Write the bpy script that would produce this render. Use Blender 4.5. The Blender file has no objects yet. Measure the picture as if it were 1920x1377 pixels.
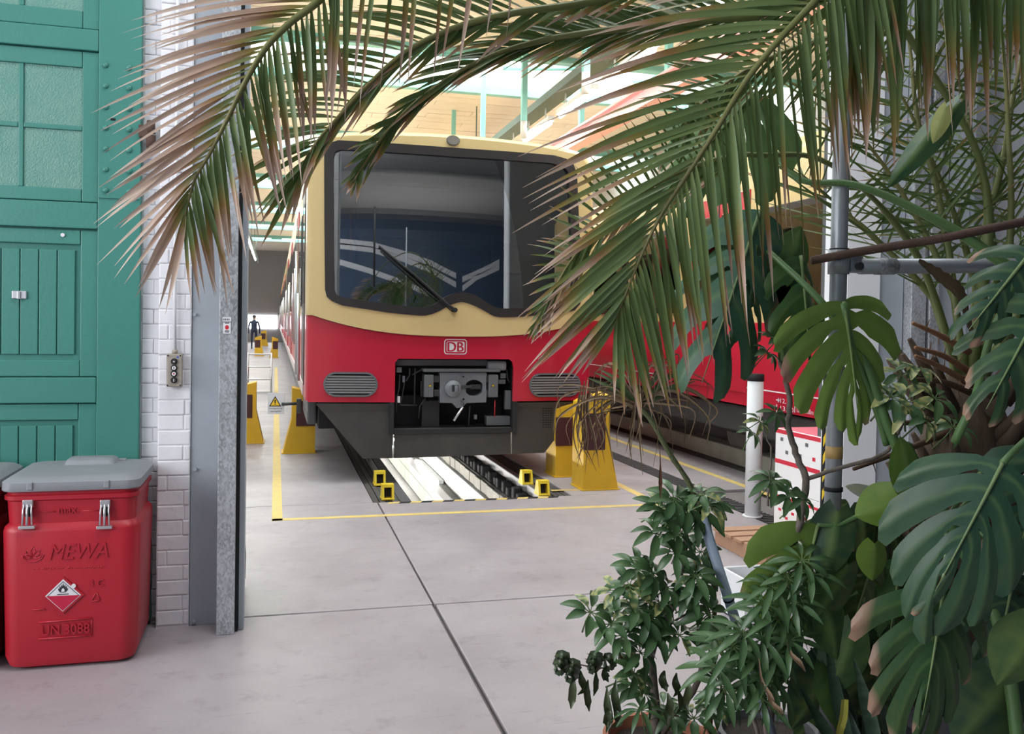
import bpy, bmesh, math, random
from mathutils import Vector, Matrix, noise
from mathutils.geometry import delaunay_2d_cdt
V = Vector
rnd = random.Random(7)
scene = bpy.context.scene
COL = scene.collection

# ------------------------------------------------------------------ camera, light, exposure
CAM_H, FPX, PPX, PPY, ROLL = 1.65, 1655.0, 960.0, 635.0, 0.017
PITCH, YAW = math.radians(1.12374), math.radians(15.0024)
FWD = V((math.sin(YAW)*math.cos(PITCH), math.cos(YAW)*math.cos(PITCH), -math.sin(PITCH)))
R0 = V((math.cos(YAW), -math.sin(YAW), 0)); U0 = R0.cross(FWD)
RT = R0*math.cos(ROLL) + U0*math.sin(ROLL); UP = U0*math.cos(ROLL) - R0*math.sin(ROLL)
EYE = V((0, 0, CAM_H))
cam = bpy.data.cameras.new('camera'); camo = bpy.data.objects.new('camera', cam); COL.objects.link(camo)
cam.sensor_width = 36; cam.lens = FPX/1920*36; cam.shift_y = -(688.5-PPY)/1920; cam.clip_start = .05; cam.clip_end = 300
camo.matrix_world = Matrix(((RT.x, UP.x, -FWD.x, 0), (RT.y, UP.y, -FWD.y, 0), (RT.z, UP.z, -FWD.z, CAM_H), (0, 0, 0, 1)))
scene.camera = camo
scene.view_settings.view_transform = 'Standard'; scene.view_settings.look = 'None'
scene.view_settings.gamma = 1; scene.view_settings.use_curve_mapping = False
scene.view_settings.exposure = 0.35
w = bpy.data.worlds.new('world'); scene.world = w; w.use_nodes = True
w.node_tree.nodes['Background'].inputs[0].default_value = (.86, .92, 1, 1)
w.node_tree.nodes['Background'].inputs[1].default_value = 0.9
def area(name, loc, aim, sx, sy, power, col=(1, 1, 1)):
    l = bpy.data.lights.new(name, 'AREA'); l.shape = 'RECTANGLE'; l.size = sx; l.size_y = sy; l.energy = power; l.color = col
    o = bpy.data.objects.new(name, l); COL.objects.link(o); o.location = loc
    o.rotation_euler = (V(aim)-V(loc)).to_track_quat('-Z', 'Y').to_euler(); return o
area('annex_window_light', (-4.9, -.7, 3.1), (1.5, 2.4, .8), 4.5, 3.2, 250, (.95, .97, 1))
area('annex_roof_light', (1.2, 3.0, 5.7), (1.6, 4.2, 0), 4.5, 1.9, 170, (.95, .98, 1))
area('railcar_fill_light', (-5.6, 2.6, 2.6), (2.6, -1.6, 2.2), 2.6, 2.4, 120, (.96, .98, 1))  # unseen fill light, added to brighten the railcar stripes mirrored in the windscreen
area('ceiling_fill_light', (1.8, -6.4, 1.6), (1.8, -4.0, 5.8), 8, 1.2, 170, (1, .97, .93))  # fill light added behind the railcar to brighten the mirrored annex ceiling
SKY_EMIT = 6.0
TUBE_EMIT = 55.0

# ------------------------------------------------------------------ measuring helpers (photo measurement -> place in the world)
def ray(x, y): return FWD + RT*((x-PPX)/FPX) - UP*((y-PPY)/FPX)
def onZ(x, y, z=0): d = ray(x, y); return EYE + d*((z-CAM_H)/d.z)
def onY(x, y, Y): d = ray(x, y); return EYE + d*(Y/d.y)
def onX(x, y, X): d = ray(x, y); return EYE + d*(X/d.x)
def at(x, y, d): return EYE + ray(x, y)*d

# ------------------------------------------------------------------ materials
MATS = {}
def mat(name, col, rough=.6, metal=0, var=0, scale=8, bump=0, bscale=None, col2=None, spec=.5, attr=False, trans=0, emit=0, coat=0, stretch=None):
    if name in MATS: return MATS[name]
    m = bpy.data.materials.new(name); m.use_nodes = True; nt = m.node_tree; N = nt.nodes; L = nt.links
    b = N['Principled BSDF']; b.inputs['Roughness'].default_value = rough; b.inputs['Metallic'].default_value = metal
    b.inputs['Specular IOR Level'].default_value = spec
    if coat: b.inputs['Coat Weight'].default_value = coat; b.inputs['Coat Roughness'].default_value = .08
    c = (*col, 1); b.inputs['Base Color'].default_value = c
    out = None
    if attr:
        a = N.new('ShaderNodeVertexColor'); a.layer_name = 'Col'; out = a.outputs[0]
    tc = None
    if var or bump:
        tc = N.new('ShaderNodeTexCoord'); mp = N.new('ShaderNodeMapping'); L.new(tc.outputs['Object'], mp.inputs[0])
        if stretch: mp.inputs['Scale'].default_value = stretch
    if var:
        n = N.new('ShaderNodeTexNoise'); n.inputs['Scale'].default_value = scale; n.inputs['Detail'].default_value = 6; n.inputs['Roughness'].default_value = .65
        L.new(mp.outputs[0], n.inputs[0])
        r = N.new('ShaderNodeValToRGB'); r.color_ramp.elements[0].position = .32; r.color_ramp.elements[1].position = .68
        L.new(n.outputs[0], r.inputs[0])
        mx = N.new('ShaderNodeMix'); mx.data_type = 'RGBA'
        if attr:
            mx.blend_type = 'MULTIPLY'; mx.inputs[0].default_value = var
            L.new(out, mx.inputs[6]); L.new(r.outputs[0], mx.inputs[7])
            r.color_ramp.elements[0].color = (.45, .45, .4, 1); r.color_ramp.elements[1].color = (1.15, 1.15, 1.1, 1)
        else:
            c2 = col2 or tuple(x*.55 for x in col)
            L.new(r.outputs[0], mx.inputs[0]); mx.inputs[6].default_value = (*[x*(1-var)+y*var for x, y in zip(col, c2)], 1); mx.inputs[7].default_value = c
        out = mx.outputs[2]
    if out: L.new(out, b.inputs['Base Color'])
    if bump:
        n2 = N.new('ShaderNodeTexNoise'); n2.inputs['Scale'].default_value = bscale or scale*4; n2.inputs['Detail'].default_value = 5
        L.new(mp.outputs[0], n2.inputs[0])
        bp = N.new('ShaderNodeBump'); bp.inputs['Strength'].default_value = bump; bp.inputs['Distance'].default_value = .01
        L.new(n2.outputs[0], bp.inputs['Height']); L.new(bp.outputs[0], b.inputs['Normal'])
    if emit:
        b.inputs['Emission Color'].default_value = c; b.inputs['Emission Strength'].default_value = emit
    if trans:
        t = N.new('ShaderNodeBsdfTranslucent'); ms = N.new('ShaderNodeMixShader'); ms.inputs[0].default_value = trans
        if out: L.new(out, t.inputs[0])
        else: t.inputs[0].default_value = c
        L.new(b.outputs[0], ms.inputs[1]); L.new(t.outputs[0], ms.inputs[2]); L.new(ms.outputs[0], N['Material Output'].inputs[0])
    MATS[name] = m; return m
def glass(name, tint, rough=.02, mirror=None):
    """thin tinted window glass: transparent body with a fresnel mirror"""
    m = bpy.data.materials.new(name); m.use_nodes = True; N = m.node_tree.nodes; L = m.node_tree.links
    N.remove(N['Principled BSDF'])
    t = N.new('ShaderNodeBsdfTransparent'); t.inputs[0].default_value = (*tint, 1)
    g = N.new('ShaderNodeBsdfGlossy'); g.inputs[1].default_value = rough; g.inputs[0].default_value = (.95, .97, 1, 1)
    f = N.new('ShaderNodeFresnel'); f.inputs[0].default_value = mirror or 1.6
    x = N.new('ShaderNodeMixShader'); L.new(f.outputs[0], x.inputs[0]); L.new(t.outputs[0], x.inputs[1]); L.new(g.outputs[0], x.inputs[2])
    L.new(x.outputs[0], N['Material Output'].inputs[0]); MATS[name] = m; return m

# ------------------------------------------------------------------ mesh builder
class MB:
    def __init__(s): s.v = []; s.f = []; s.c = []; s.m = []
    def add(s, vs, fs, col=None, mi=0):
        o = len(s.v); s.v += [tuple(p) for p in vs]; s.f += [tuple(i+o for i in f) for f in fs]; s.m += [mi]*len(fs)
        if col is not None: s.c += (col if isinstance(col, list) else [col]*len(vs))
        return s
    def box(s, a, b, bev=0, mi=0):
        (x0, y0, z0), (x1, y1, z1) = a, b
        x0, x1 = min(x0, x1), max(x0, x1); y0, y1 = min(y0, y1), max(y0, y1); z0, z1 = min(z0, z1), max(z0, z1)
        if bev:
            e = min(bev, (x1-x0)*.45, (y1-y0)*.45, (z1-z0)*.45)
            bm = bmesh.new(); bmesh.ops.create_cube(bm, size=1)
            for q in bm.verts: q.co = V(((x0+x1)/2+q.co.x*(x1-x0), (y0+y1)/2+q.co.y*(y1-y0), (z0+z1)/2+q.co.z*(z1-z0)))
            bmesh.ops.bevel(bm, geom=bm.edges[:], offset=e, segments=2, affect='EDGES', profile=.5)
            bm.verts.index_update()
            s.add([q.co[:] for q in bm.verts], [[q.index for q in f.verts] for f in bm.faces], mi=mi); bm.free(); return s
        vs = [(x0, y0, z0), (x1, y0, z0), (x1, y1, z0), (x0, y1, z0), (x0, y0, z1), (x1, y0, z1), (x1, y1, z1), (x0, y1, z1)]
        return s.add(vs, [(0, 3, 2, 1), (4, 5, 6, 7), (0, 1, 5, 4), (1, 2, 6, 5), (2, 3, 7, 6), (3, 0, 4, 7)], mi=mi)
    def tube(s, pts, r, n=8, cap=True, col=None, mi=0):
        pts = [V(p) for p in pts]; k = len(pts); rs = r if isinstance(r, (list, tuple)) else [r]*k
        vs = []; cs = []; ref = None
        for i, p in enumerate(pts):
            t = (pts[min(i+1, k-1)]-pts[max(i-1, 0)]).normalized()
            if ref is None: ref = t.orthogonal().normalized()
            ref = (ref - t*ref.dot(t)).normalized(); b = t.cross(ref)
            for j in range(n):
                a = 2*math.pi*j/n; vs.append(p + (ref*math.cos(a)+b*math.sin(a))*rs[i])
                if col is not None: cs.append(col[i] if isinstance(col, list) else col)
        fs = [(i*n+j, i*n+(j+1) % n, (i+1)*n+(j+1) % n, (i+1)*n+j) for i in range(k-1) for j in range(n)]
        if cap: fs += [tuple(range(n-1, -1, -1)), tuple(range((k-1)*n, k*n))]
        return s.add(vs, fs, cs if col is not None else None, mi)
    def prism(s, poly, fn, d0, d1, mi=0):
        """2-D polygon (list of (a,b)) extruded between depths; fn(a,b,d) -> point"""
        n = len(poly); vs = [fn(a, b, d0) for a, b in poly] + [fn(a, b, d1) for a, b in poly]
        return s.add(vs, [tuple(range(n-1, -1, -1)), tuple(range(n, 2*n))] + [(i, (i+1) % n, n+(i+1) % n, n+i) for i in range(n)], mi=mi)
    def build(s, name, material, parent=None, smooth=False, mats=None):
        me = bpy.data.meshes.new(name); me.from_pydata(s.v, [], s.f)
        if s.c:
            ca = me.color_attributes.new('Col', 'FLOAT_COLOR', 'POINT')
            ca.data.foreach_set('color', [x for c in s.c for x in (c[0], c[1], c[2], 1)])
        bm = bmesh.new(); bm.from_mesh(me)
        if not s.c: bmesh.ops.recalc_face_normals(bm, faces=bm.faces[:])
        bm.to_mesh(me); bm.free()
        for m_ in (mats or [material]): me.materials.append(m_)
        if mats: me.polygons.foreach_set('material_index', s.m)
        if smooth: me.polygons.foreach_set('use_smooth', [True]*len(me.polygons))
        return link(name, me, parent)
def link(name, me, parent=None):
    o = bpy.data.objects.new(name, me); COL.objects.link(o)
    if parent is not None: o.parent = parent; o.matrix_parent_inverse = Matrix.Translation(-parent_loc(parent))
    return o
def parent_loc(p): return WLOC.get(p.name_full, V((0, 0, 0)))
WLOC = {}
ORD = 'first second third fourth fifth sixth seventh eighth ninth tenth eleventh twelfth thirteenth fourteenth fifteenth sixteenth seventeenth eighteenth nineteenth twentieth'.split()
def tag(o, label=None, cat=None, group=None, kind=None):
    if label: o['label'] = label
    if cat: o['category'] = cat
    if group: o['group'] = group
    if kind: o['kind'] = kind
    return o
def thing(name, label, cat, loc=(0, 0, 0), group=None):
    o = bpy.data.objects.new(name, None); COL.objects.link(o); o.location = loc; o.empty_display_size = .1
    WLOC[o.name_full] = V(loc); return tag(o, label, cat, group)
def struct(mb, name, m, **k):
    return tag(mb.build(name, m, **k), kind='structure')
def box(name, a, b, m, parent=None, bev=0): return MB().box(a, b, bev).build(name, m, parent)
def tube(name, pts, r, m, parent=None, n=10): return MB().tube(pts, r, n).build(name, m, parent, smooth=True)
def inside(p, poly):
    x, y = p; r = False; n = len(poly); j = n-1
    for i in range(n):
        xi, yi = poly[i]; xj, yj = poly[j]
        if (yi > y) != (yj > y) and x < (xj-xi)*(y-yi)/(yj-yi)+xi: r = not r
        j = i
    return r
def resample(poly, step):
    out = []
    for i, a in enumerate(poly):
        b = poly[(i+1) % len(poly)]; n = max(1, int(math.hypot(b[0]-a[0], b[1]-a[1])/step))
        out += [(a[0]+(b[0]-a[0])*k/n, a[1]+(b[1]-a[1])*k/n) for k in range(n)]
    return out
def fill2d(outer, holes, step):
    """triangulated 2-D region with inner points -> verts, tris"""
    o = resample(outer, step); hs = [resample(h, step) for h in holes]; pts = list(o); edges = [(i, (i+1) % len(o)) for i in range(len(o))]
    for h in hs:
        k = len(pts); pts += h; edges += [(k+i, k+(i+1) % len(h)) for i in range(len(h))]
    bd = list(pts)
    x0, x1 = min(p[0] for p in o), max(p[0] for p in o); y0, y1 = min(p[1] for p in o), max(p[1] for p in o)
    nx, ny = int((x1-x0)/step)+1, int((y1-y0)/step)+1
    for i in range(1, nx):
        for j in range(1, ny):
            q = (x0+i*step, y0+j*step)
            if inside(q, outer) and not any(inside(q, h) for h in holes) and min((q[0]-b[0])**2+(q[1]-b[1])**2 for b in bd) > (step*.45)**2: pts.append(q)
    r = delaunay_2d_cdt([V(p) for p in pts], edges, [], 0, 1e-6)
    vs = [tuple(p) for p in r[0]]; fs = []
    for f in r[2]:
        c = (sum(vs[i][0] for i in f)/len(f), sum(vs[i][1] for i in f)/len(f))
        if inside(c, outer) and not any(inside(c, h) for h in holes): fs.append(tuple(f))
    return vs, fs
def catmull(P, n):
    P = [V(p) for p in P]; P = [P[0]*2-P[1]] + P + [P[-1]*2-P[-2]]; out = []
    for i in range(1, len(P)-2):
        a, b, c, d = P[i-1:i+3]
        for k in range(n):
            t = k/n; out.append(((b*2)+(c-a)*t+(a*2-b*5+c*4-d)*t*t+(b*3-a-c*3+d)*t**3)*.5)
    out.append(P[-2]); return out
def text_geo(s, size, align='CENTER', shear=0, ext=0):
    cu = bpy.data.curves.new('txt', 'FONT'); cu.body = s; cu.size = size; cu.align_x = align; cu.align_y = 'CENTER'; cu.shear = shear; cu.extrude = ext; cu.resolution_u = 3
    o = bpy.data.objects.new('txt', cu); COL.objects.link(o)
    me = bpy.data.meshes.new_from_object(o.evaluated_get(bpy.context.evaluated_depsgraph_get()))
    r = ([tuple(q.co) for q in me.vertices], [tuple(p.vertices) for p in me.polygons])
    bpy.data.objects.remove(o); bpy.data.curves.remove(cu); bpy.data.meshes.remove(me); return r
def ell(cx, cy, rx, ry, n=24, a0=0): return [(cx+rx*math.cos(2*math.pi*i/n+a0), cy+ry*math.sin(2*math.pi*i/n+a0)) for i in range(n)]
def rrect(x0, y0, x1, y1, r, n=5):
    out = []
    for cx, cy, a in ((x1-r, y1-r, 0), (x0+r, y1-r, 90), (x0+r, y0+r, 180), (x1-r, y0+r, 270)):
        out += [(cx+r*math.cos(math.radians(a+90*i/n)), cy+r*math.sin(math.radians(a+90*i/n))) for i in range(n+1)]
    return out
# ================================================================== SETTING
concrete = mat('concrete', (.40, .365, .385), .55, var=.35, scale=1.3, bump=.12, bscale=30)
def concrete_floor():
    m = bpy.data.materials.new('concrete_floor'); m.use_nodes = True; N = m.node_tree.nodes; L = m.node_tree.links; b = N['Principled BSDF']
    tc = N.new('ShaderNodeTexCoord')
    def noi(sc, det, st=(1, 1, 1), rough=.6):
        mp = N.new('ShaderNodeMapping'); mp.inputs['Scale'].default_value = st; L.new(tc.outputs['Object'], mp.inputs[0])
        n = N.new('ShaderNodeTexNoise'); n.inputs['Scale'].default_value = sc; n.inputs['Detail'].default_value = det; n.inputs['Roughness'].default_value = rough
        L.new(mp.outputs[0], n.inputs[0]); return n.outputs[0]
    def ramp(src, p0, c0, p1, c1):
        r = N.new('ShaderNodeValToRGB'); r.color_ramp.elements[0].position = p0; r.color_ramp.elements[1].position = p1
        r.color_ramp.elements[0].color = (*c0, 1); r.color_ramp.elements[1].color = (*c1, 1); L.new(src, r.inputs[0]); return r.outputs[0]
    def mix(a, c, f, mode='MULTIPLY'):
        x = N.new('ShaderNodeMix'); x.data_type = 'RGBA'; x.blend_type = mode; x.inputs[0].default_value = f; L.new(a, x.inputs[6]); L.new(c, x.inputs[7]); return x.outputs[2]
    base = ramp(noi(.9, 7), .3, (.285, .25, .266), .7, (.375, .335, .352))
    spots = ramp(noi(6, 8, rough=.75), .30, (.60, .58, .58), .46, (1, 1, 1))
    scr = ramp(noi(9, 6, (.25, 3, 1)), .29, (.55, .53, .52), .37, (1, 1, 1))
    fleck = ramp(noi(34, 3), .72, (1, 1, 1), .80, (1.5, 1.5, 1.5))
    L.new(mix(mix(mix(base, spots, .6), scr, .55), fleck, .6), b.inputs['Base Color'])
    L.new(ramp(noi(2.2, 4), .3, (.34,)*3, .7, (.55,)*3), b.inputs['Roughness'])
    bp = N.new('ShaderNodeBump'); bp.inputs['Strength'].default_value = .08; bp.inputs['Distance'].default_value = .01
    L.new(noi(40, 4), bp.inputs['Height']); L.new(bp.outputs[0], b.inputs['Normal']); return m
M_floor = concrete_floor()
M_joint = mat('joint_dirt', (.17, .15, .15), .9)
M_yellowline = mat('yellow_floor_paint', (.70, .50, .12), .6, var=.7, scale=14, col2=(.45, .36, .2))
M_black = mat('black_rubber', (.022, .021, .023), .75, spec=.25)
M_white = mat('white_paint', (.74, .74, .76), .6, var=.12, scale=5, bump=.15, bscale=25)
M_whiteb = mat('white_brick_paint', (.78, .77, .80), .55, var=.18, scale=7, bump=.35, bscale=18)
M_mort = mat('white_mortar', (.74, .72, .74), .8)
M_greypost = mat('grey_steel_paint', (.36, .39, .43), .5, var=.25, scale=4, bump=.05)
def galv():
    m = bpy.data.materials.new('galvanised_steel'); m.use_nodes = True; N = m.node_tree.nodes; L = m.node_tree.links; b = N['Principled BSDF']
    tc = N.new('ShaderNodeTexCoord'); mp = N.new('ShaderNodeMapping'); mp.inputs['Scale'].default_value = (1, 1, .55); L.new(tc.outputs['Object'], mp.inputs[0])
    v = N.new('ShaderNodeTexVoronoi'); v.inputs['Scale'].default_value = 130; L.new(mp.outputs[0], v.inputs[0])
    n = N.new('ShaderNodeTexNoise'); n.inputs['Scale'].default_value = 6; n.inputs['Detail'].default_value = 6; L.new(mp.outputs[0], n.inputs[0])
    s = N.new('ShaderNodeSeparateColor'); L.new(v.outputs['Color'], s.inputs[0])
    a = N.new('ShaderNodeMath'); a.operation = 'MULTIPLY_ADD'; L.new(s.outputs[0], a.inputs[0]); a.inputs[1].default_value = .45; L.new(n.outputs[0], a.inputs[2])
    r = N.new('ShaderNodeValToRGB'); r.color_ramp.elements[0].position = .35; r.color_ramp.elements[1].position = 1; r.color_ramp.elements[0].color = (.20, .21, .22, 1); r.color_ramp.elements[1].color = (.52, .54, .57, 1)
    L.new(a.outputs[0], r.inputs[0]); L.new(r.outputs[0], b.inputs['Base Color']); b.inputs['Metallic'].default_value = .35; b.inputs['Roughness'].default_value = .45; return m
M_galv = galv()
M_cream_ceiling = mat('cream_boards', (.93, .85, .74), .7, var=.15, scale=3)
M_teal = mat('teal_steel', (.27, .62, .58), .5, var=.15)
M_sky = mat('skylight_glass', (.93, .98, 1), .5, emit=SKY_EMIT)
M_hallwall = mat('hall_wall', (.55, .53, .54), .8, var=.15)
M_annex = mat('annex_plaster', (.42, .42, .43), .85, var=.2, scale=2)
M_annexceil = mat('annex_ceiling', (.55, .54, .52), .9)
WY = 4.93        # front of the gate wall
# ---- floor: dark bed with concrete slabs laid on it
fl = MB(); Z0 = -.03
for x0, x1, y0, y1 in ((-6, .87, -8, 60), (.87, 2.74, -8, 7.94), (2.74, 9.2, -8, 60)): fl.box((x0, y0, -.2), (x1, y1, Z0))
floor = struct(fl, 'floor', M_joint)
def slab(x0, x1, y0, y1, g=.007):
    o = box('slab', (x0+g, y0+g, Z0), (x1-g, y1-g, 0), M_floor, floor, .006); return o
JX, JY = .905, 5.03
slab(-6, JX, -8, .2, .009); slab(JX, 9.2, -8, .2, .009); slab(-6, JX, .2, JY, .011); slab(JX, 9.2, .2, JY, .011)
ys = [JY, 7.94, 11.5, 16, 21, 27, 34, 42, 51, 60]
for i, (a, b) in enumerate(zip(ys, ys[1:])):
    slab(-6, -1.6, a, b, .004)
    slab(-1.6, (JX if i == 0 else .87), a, b, .006)
    if i == 0: slab(JX, 3.98, a, b, .006)
    else: slab(2.74, 3.98, a, b, .004); slab(4.2, 5.1, a, b, .004); slab(5.75, 9.2, a, b, .004)
M_grate = mat('drain_iron', (.10, .10, .105), .5, .4)
dr = MB(); dr.box((3.98, JY, -.06), (4.2, 60, -.05))
for k in range(150): dr.box((3.985, 5.1+k*.06, -.03), (4.195, 5.13+k*.06, -.002))
drain = dr.build('drain_grate', M_grate, floor); drain['kind'] = 'stuff'
def line(pts, wd, m=M_yellowline, name='yellow_line', z=.0015):
    mb = MB()
    for (xa, ya), (xb, yb) in zip(pts, pts[1:]):
        d = V((xb-xa, yb-ya)).normalized(); n = V((-d.y, d.x))*wd/2
        mb.box((0, 0, 0), (0, 0, 0)) if False else mb.prism([(xa-n.x, ya-n.y), (xb-n.x, yb-n.y), (xb+n.x, yb+n.y), (xa+n.x, ya+n.y)], lambda a, b, d_: V((a, b, d_)), 0, z)
    return mb.build(name, m, floor)
line([(.03, 7.36), (.03, 14)], .085); line([(.03, 14), (.03, 30)], .085); line([(-.01, 7.40), (3.44, 7.40)], .075); line([(3.40, 7.44), (3.40, 13)], .08); line([(4.66, 6.2), (4.66, 30)], .08)
line([(2.62, 8.2), (2.95, 8.2)], .06)
for k in range(16):
    x0 = .98+k*.1
    MB().prism([(x0, 7.86), (x0+.1, 7.86), (x0+.13, 7.925), (x0+.03, 7.925)], lambda a, b, d: V((a, b, d)), 0, .002).build('hazard_stripe', M_yellowline if k % 2 == 0 else M_black, floor)
# ---- inspection pit under the first track
M_tile = mat('pit_tile', (.62, .66, .58), .35, var=.3, scale=4, col2=(.42, .46, .36))
M_pitgrey = mat('pit_concrete', (.30, .29, .28), .8, var=.4, scale=5)
M_timber = mat('oily_timber', (.085, .075, .07), .8, var=.6, scale=3, stretch=(8, .6, 8), bump=.4)
M_rail = mat('rail_steel', (.20, .19, .19), .4, .6, var=.4)
pit = MB(); pit.box((.87, 7.8, -1.6), (2.74, 50, -1.38)); pit.box((.8, 7.94, -1.38), (1.2, 50, -.1)); pit.box((2.40, 7.94, -1.38), (2.8, 50, -.22)); pit.box((.8, 7.7, -1.5), (2.8, 7.94, -.03))
pit = struct(pit, 'floor_pit', M_pitgrey)
for z0, z1, L_ in ((-1.36, -1.12, .55), (-1.11, -.87, .55), (-.68, -.50, .42)):
    y = 8.2
    while y < 30:
        box('tile', (2.375, y, z0), (2.40, y+L_-.02, z1), M_tile, pit, .004); y += L_
box('ledge', (2.28, 8, -.86), (2.40, 50, -.72), M_pitgrey, pit, .01)
box('cable_duct', (2.33, 8, -.485), (2.40, 50, -.385), M_white, pit, .01)
rb = MB()
for k in range(60): rb.box((2.37-rnd.random()*.02, 8+k*.31, -.37), (2.40, 8.29+k*.31, -.235), .008)
o = rb.build('rough_brick', mat('limewashed_brick', (.45, .43, .38), .9, var=.5, scale=9, bump=.5), pit); o['kind'] = 'stuff'
M_fit0 = mat('lamp_housing', (.6, .6, .6), .5)
M_tubelight = mat('tube_light', (1, .99, .95), .4, emit=TUBE_EMIT)
for kk, y in enumerate((12.5, 15.2, 17.9, 20.6, 24, 28)):
    t = thing('pit_lamp', '%s white lamp from the gate on the tiled far side of the pit' % ORD[kk], 'lamp', (2.27, y, -.7), 'lamps along the inspection pit')
    box('housing', (2.29, y, -.72), (2.37, y+2.0, -.66), M_white, t, .01); box('diffuser', (2.24, y+.05, -.715), (2.29, y+1.95, -.665), M_tubelight, t, .01)
bed = MB()
for a, b in ((.875, .93), (.935, .985), (.99, 1.035), (2.59, 2.635), (2.64, 2.69), (2.695, 2.735)):
    box('timber_plank', (a, 7.96, -.10), (b, 40, -.006-rnd.random()*.012), M_timber, pit, .006)
box('cover_plate', (1.12, 7.97, -.10), (1.22, 40, -.012), mat('dirty_plate', (.13, .125, .13), .6, .2, var=.5), pit, .006)
box('rail', (1.045, 7.97, -.10), (1.112, 50, -.004), M_rail, pit, .01); box('rail', (2.49, 7.97, -.10), (2.56, 50, -.004), M_rail, pit, .01)
for k in range(70):
    y = 8.0+k*.2+rnd.uniform(-.03, .03); box('rail_chair', (2.385+rnd.random()*.02, y, -.2), (2.49, y+.09, -.06-rnd.random()*.07), M_black, pit, .012)
for kk, y in enumerate((8.3, 10.3, 12.4, 14.6, 17, 20)):  # lamps out of view, added to brighten the tiles on the opposite wall
    t = thing('pit_lamp', '%s added unseen lamp from the gate on the near pit wall below the rim' % ORD[kk], 'lamp', (1.22, y, -.75), 'added lamps on the near pit wall')
    box('housing', (1.2, y, -.80), (1.24, y+1.4, -.70), M_fit0, t, .01); box('diffuser', (1.24, y+.05, -.79), (1.27, y+1.35, -.71), M_tubelight, t, .01)
# second track trough
tr = MB(); tr.box((5.1, JY, -.2), (5.75, 60, -.10)); struct(tr, 'floor_trough', M_timber)
o = box('trim_1', (5.36, 6.2, -.1), (5.62, 45, .17), mat('limewash', (.62, .64, .54), .9, var=.45, scale=5, bump=.5), None, .02); o['kind'] = 'structure'
for a in (5.12, 5.2, 5.28): box('timber_plank', (a, 5.3, -.1), (a+.07, 45, -.02), M_timber, o, .006)
# ---- gate wall, left side
DX = onY(261, 900, 5.05).x
PX0, PX1 = onY(292.5, 1100, WY).x, onY(354, 1100, WY).x
wl = MB(); wl.box((-6, 5.068, 0), (PX0, 5.4, 6.2)); wl.box((PX0, WY+.0055, 0), (PX1, 5.4, 6.2)); wl.box((PX1, 4.965, 0), (-.2, 5.4, 6.2))
wall = struct(wl, 'wall_front', M_mort)
hb = .0795
m_full, m_half, m_strip = [], [], []
W = PX1-PX0
def bricks(x0, x1, yf, dep, zs, pat):
    for r in range(zs):
        z = .012+r*hb
        cuts = pat(r)
        xs = [x0] + [x0+(x1-x0)*c for c in cuts] + [x1]
        for a, b in zip(xs, xs[1:]):
            p = rnd.uniform(-.003, .003)
            box('brick', (a+.0012, yf+p, z+.0015), (b-.0012, yf+dep, z+hb-.0015), M_whiteb, wall, .006)
bricks(PX0, PX1, WY, .05, 58, lambda r: ([], [.78], [], [.8], [.3])[r % 5] if r % 7 else [.82])
bricks(DX+.004, PX0, 5.06, .05, 58, lambda r: [] if r % 2 else [.6])
wr = MB(); wr.box((-6, 5.0, 4.6), (9.2, 5.4, 6.2))
struct(wr, 'wall_lintel', M_annex)
M_darkgap = mat('dark_gap', (.03, .03, .035), .8)
t = thing('gate_post', 'grey painted steel post between white brick pilaster and galvanised channel', 'post', (PX1+.07, 4.99, 0))
GX = onY(409, 1100, 4.95).x
box('flange', (PX1+.002, 4.945, 0), (GX+.02, 4.96, 4.6), M_greypost, t, .003)
for px, py in ((365, 590), (366, 880), (364, 1165), (363, 230)):
    p = onY(px, py, 4.945); MB().prism(ell(p.x, p.z, .009, .009, 10), lambda a, b, d: V((a, d, b)), 4.93, 4.946).build('bolt', M_greypost, t)
g0, g1 = onY(406, 1100, 4.76).x, onY(440, 1100, 4.76).x
t = thing('guide_channel', 'galvanised steel door guide channel standing at the left edge of the gate', 'channel', ((g0+g1)/2, 4.8, 0))
box('web', (g0, 4.76, .0), (g1, 4.775, 4.6), M_galv, t, .003); box('flange', (g0, 4.775, 0), (g0+.012, 4.95, 4.6), M_galv, t, .003); box('flange', (g1-.012, 4.775, 0), (g1, 4.95, 4.6), M_galv, t, .003)
box('rubber_seal', (g1+.002, 4.80, .0), (g1+.014, 4.95, 4.6), M_black, t); box('edge_strip', (g1+.016, 4.82, 0), (g1+.045, 4.96, 4.6), M_greypost, t, .004)
lab = MB()
a, b = onY(417.5, 595, 4.758), onY(433.5, 603, 4.758); s1 = lab.box((a.x, 4.7565, b.z), (b.x, 4.7598, a.z)).build('inspection_label', M_white, t)
a, b = onY(418.5, 605, 4.758), onY(432.5, 626, 4.758); s2 = lab.__class__().box((a.x, 4.7565, b.z), (b.x, 4.7598, a.z)).build('inspection_label', M_white, t)
c = (a+b)/2; M_redprint = mat('red_print', (.55, .02, .04), .5)
MB().prism(ell(c.x, c.z+.004, .010, .012, 8), lambda u, v, d: V((u, d, v)), 4.7558, 4.7566).build('red_seal', M_redprint, s2)
M_ink = mat('black_print', (.03, .03, .035), .6)
mb = MB()
for k, z in enumerate((c.z+.024, c.z-.016, c.z-.022)): mb.box((a.x+.008, 4.7560, z), (b.x-.008, 4.7566, z+.004))
for k in range(4): mb.box((onY(419+k*3.2, 598, 4.758).x, 4.7558, onY(419, 601, 4.758).z), (onY(420.6+k*3.2, 598, 4.758).x, 4.7566, onY(419, 597.5, 4.758).z))
mb.build('printed_lines', M_ink, s2)
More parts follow.
